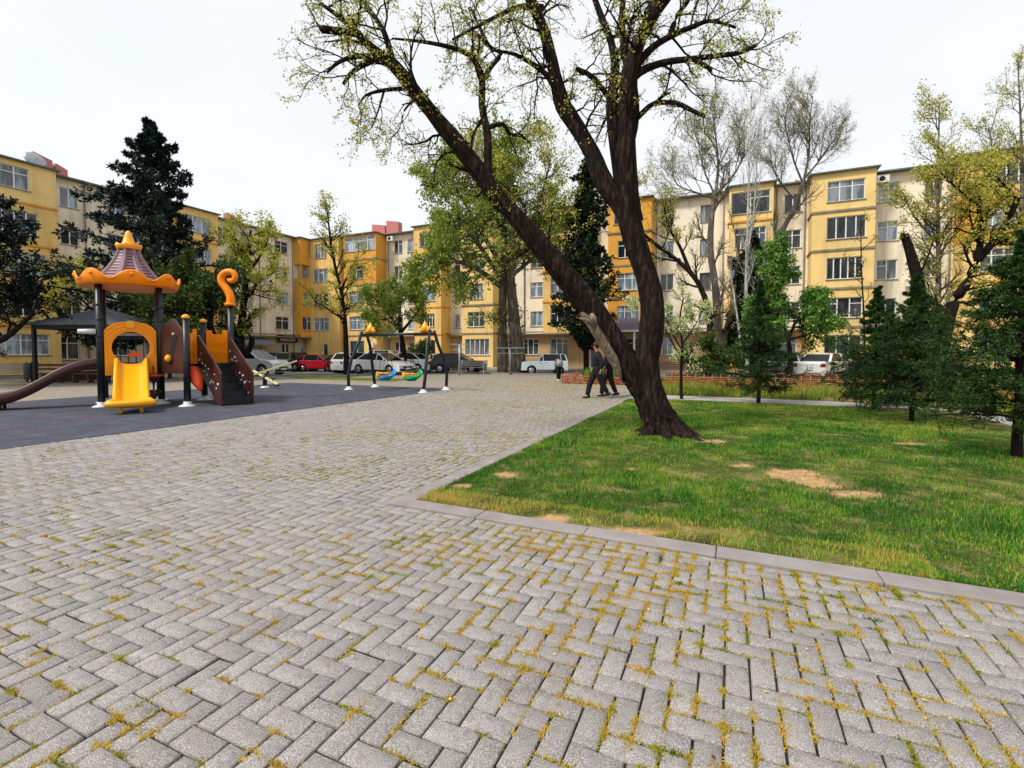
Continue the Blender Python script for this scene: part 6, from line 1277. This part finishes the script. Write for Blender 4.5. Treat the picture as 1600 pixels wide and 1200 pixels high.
def person(loc, head, label, H_=1.76, legs=((.34, 0.0), (-.30, .05)), arms=((-.12, .12), (.14, .1)), top='navy', cap=None, knee=(.10, .02), bulk=1.0, shoes='shoe', hair=True, hairlong=False, group=None):
    t = thing('person', label, 'person', tuple(loc), head, group); t.scale = (H_ / 1.76,) * 3; S = {}
    def jt(n, co, r): S[n] = (Vector(co), r)
    jt('pel', (0, 0, .95), .115); jt('wa', (0, 0, 1.12), .11); jt('ch', (.01, 0, 1.32), .125); jt('nb', (.01, 0, 1.46), .065); jt('nk', (.025, 0, 1.53), .052); jt('hd', (.045, 0, 1.61), .082); jt('hm', (.04, 0, 1.66), (.092, .080)); jt('ht', (.035, 0, 1.715), .07); jt('nose', (.145, 0, 1.625), .014); jt('chin', (.095, 0, 1.565), .035)
    for i, s_ in enumerate((-1, 1)):
        fx, fl = legs[i]; kx = fx * .5 + knee[i]; n = str(i)
        jt('hip' + n, (0, s_ * .09, .90), .095); jt('kn' + n, (kx, s_ * .095, .50 + fl * .5), .062); jt('an' + n, (fx, s_ * .09, .07 + fl), .042); jt('to' + n, (fx + .13, s_ * .10, .035 + fl * .6), .032)
        ax, az = arms[i]; jt('sh' + n, (.0, s_ * .18, 1.41), .058); jt('el' + n, (ax * .6 - .04, s_ * .235, 1.14), .043); jt('wr' + n, (ax + .02, s_ * .22, .90 + az * .3), .029); jt('pa' + n, (ax + .035, s_ * .215, .84 + az * .3), (.034, .018))
        for f in range(5):
            off = (-.028 + f * .014) if f < 4 else .035; ln = (.07, .078, .074, .058, .045)[f]
            jt('f%d%s' % (f, n), (ax + .04 + off, s_ * (.21 - .0), .80 + az * .3), .009); jt('g%d%s' % (f, n), (ax + .055 + off * 1.15, s_ * .195, .80 + az * .3 - ln * .8), .008)
    def build(name, matn, names, links, grow=0.0, mult=1.0, root=None):
        idx = {k: i for i, k in enumerate(names)}; pts = []
        for k in names:
            c, r = S[k]; r = tuple(v * mult + grow for v in r) if hasattr(r, '__len__') else r * mult + grow; pts.append((c, r))
        return skin(name, matn, t, (pts, [(idx[a], idx[b]) for a, b in links]), idx[root or names[0]], 1)
    names = list(S); links = [('pel', 'wa'), ('wa', 'ch'), ('ch', 'nb'), ('nb', 'nk'), ('nk', 'hd'), ('hd', 'hm'), ('hm', 'ht'), ('hd', 'nose'), ('hd', 'chin')]
    for n in '01':
        links += [('pel', 'hip' + n), ('hip' + n, 'kn' + n), ('kn' + n, 'an' + n), ('an' + n, 'to' + n), ('ch', 'sh' + n), ('sh' + n, 'el' + n), ('el' + n, 'wr' + n), ('wr' + n, 'pa' + n)] + [('pa' + n, 'f%d%s' % (f, n)) for f in range(5)] + [('f%d%s' % (f, n), 'g%d%s' % (f, n)) for f in range(5)]
    build('body', 'skin', names, links)
    build('jacket', top, ['pel', 'wa', 'ch', 'nb', 'sh0', 'el0', 'wr0', 'sh1', 'el1', 'wr1'], [('pel', 'wa'), ('wa', 'ch'), ('ch', 'nb'), ('ch', 'sh0'), ('sh0', 'el0'), ('el0', 'wr0'), ('ch', 'sh1'), ('sh1', 'el1'), ('el1', 'wr1')], .035, 1.2 * bulk, 'pel')
    build('trousers', 'blackcloth', ['pel', 'wa', 'hip0', 'kn0', 'an0', 'hip1', 'kn1', 'an1'], [('pel', 'wa'), ('pel', 'hip0'), ('hip0', 'kn0'), ('kn0', 'an0'), ('pel', 'hip1'), ('hip1', 'kn1'), ('kn1', 'an1')], .032, 1.12, 'pel')
    for i in (0, 1):
        fx, fl = legs[i]; s_ = (-1, 1)[i]; tilt = -fl * 2.5; mb = MB(Matrix.Translation((fx - .04, s_ * .095, fl)) @ Matrix.Rotation(-tilt * .5, 4, 'Y')); mb.add([(-.06, -.042, 0), (.20, -.04, 0), (.20, .04, 0), (-.06, .042, 0), (-.055, -.036, .1), (.04, -.036, .1), (.19, -.03, .045), (.19, .03, .045), (.04, .036, .1), (-.055, .036, .1)],
            [(3, 2, 1, 0), (4, 5, 8, 9), (5, 6, 7, 8), (0, 1, 6, 5, 4), (3, 9, 8, 7, 2), (1, 2, 7, 6), (0, 4, 9, 3)]); mb.build('shoe', M[shoes], t, bevel=.015)
    if cap:
        mb = MB(); mb.lathe([(.098, 1.66), (.103, 1.70), (.092, 1.755), (.05, 1.785), (0, 1.79)], (.035, 0, 0), 14); mb.add([(.09, -.07, 1.675), (.20, -.045, 1.655), (.20, .045, 1.655), (.09, .07, 1.675), (.09, -.07, 1.69), (.20, -.045, 1.668), (.20, .045, 1.668), (.09, .07, 1.69)], [(0, 1, 2, 3), (7, 6, 5, 4), (0, 4, 5, 1), (1, 5, 6, 2), (2, 6, 7, 3)]); mb.build('cap', M[cap], t)
    if hair:
        mb = MB(); mb.lathe([(.085, 1.60), (.10, 1.65), (.098, 1.70), (.08, 1.745), (.04, 1.772), (0, 1.778)], (.022, 0, 0), 14); 
        if hairlong: mb.tube([(-.04, 0, 1.70), (-.075, 0, 1.60), (-.08, 0, 1.50)], [.07, .07, .04], 10)
        mb.build('hair', M['hair'], t)
    # eyes
    for s_ in (-1, 1):
        mb = MB(); mb.lathe([(0, -.009), (.009, 0), (0, .009)], (.122, s_ * .032, 1.645), 6); mb.build('eye', M['dark'], t)
    return t
person(G(933, 622.5), TH + math.pi, 'man in dark red cap and navy padded jacket walking left past the leaning trunk', 1.80, ((.30, 0.0), (-.32, .10)), ((.10, .2), (-.10, .1)), 'navy', 'maroon', (.06, .06), 1.12)
person(G(953, 621) + Fv * .25, TH + math.pi, 'person in black clothes walking left, head hidden behind the pale scarred limb', 1.76, ((.22, 0.0), (-.24, .06)), ((-.08, .2), (.10, .1)), 'blackcloth', None, (.05, .05), 1.05)
kid = person(G(873, 595), R_(120), 'schoolchild in black trousers and grey top walking away beside the small offroad car', 1.34, ((.16, 0), (-.12, .03)), ((.1, .3), (.12, .3)), 'greycloth', None, (.03, .03), 1.0, 'wshoe', True, True)
bp = thing('backpack', 'grey school backpack on the back of the child beside the offroad car', 'backpack', tuple(G(873, 595)), R_(120)); s_ = 1.34 / 1.76
mb = MB(); rows = []
for k, (z, wdt, dp) in enumerate(((.98, .13, .06), (1.0, .17, .14), (1.12, .19, .19), (1.28, .18, .17), (1.40, .15, .12), (1.45, .09, .06))):
    rows.append([(-.13 - dp * (1 if j in (2, 3, 4) else .5 if j in (1, 5) else 0), wdt * q, z) for j, q in enumerate((-1, -1.0, -.7, 0, .7, 1.0, 1))])
m = 7; mb.add([tuple(Vector(p) * s_) for r in rows for p in r], [(i * m + j, i * m + j + 1, (i + 1) * m + j + 1, (i + 1) * m + j) for i in range(5) for j in range(6)] + [(i * m + 6, i * m, (i + 1) * m, (i + 1) * m + 6) for i in range(5)] + [tuple(reversed(range(7))), tuple(range(35, 42))], True)
mb.build('bag', M['greycloth'], bp); mb = MB(); mb.tube([tuple(Vector(p) * s_) for p in ((-.30, -.10, 1.12), (-.325, 0, 1.14), (-.30, .10, 1.12))], .012, 6); mb.build('pocket_trim', M['black'], bp)
for sg in (-1, 1):
    mb = MB(); mb.tube([tuple(Vector(p) * s_) for p in ((-.13, sg * .1, 1.42), (-.02, sg * .12, 1.50), (.12, sg * .12, 1.42), (.15, sg * .12, 1.25), (.0, sg * .17, 1.08), (-.13, sg * .15, 1.04))], .016, 6); mb.build('strap', M['black'], bp)
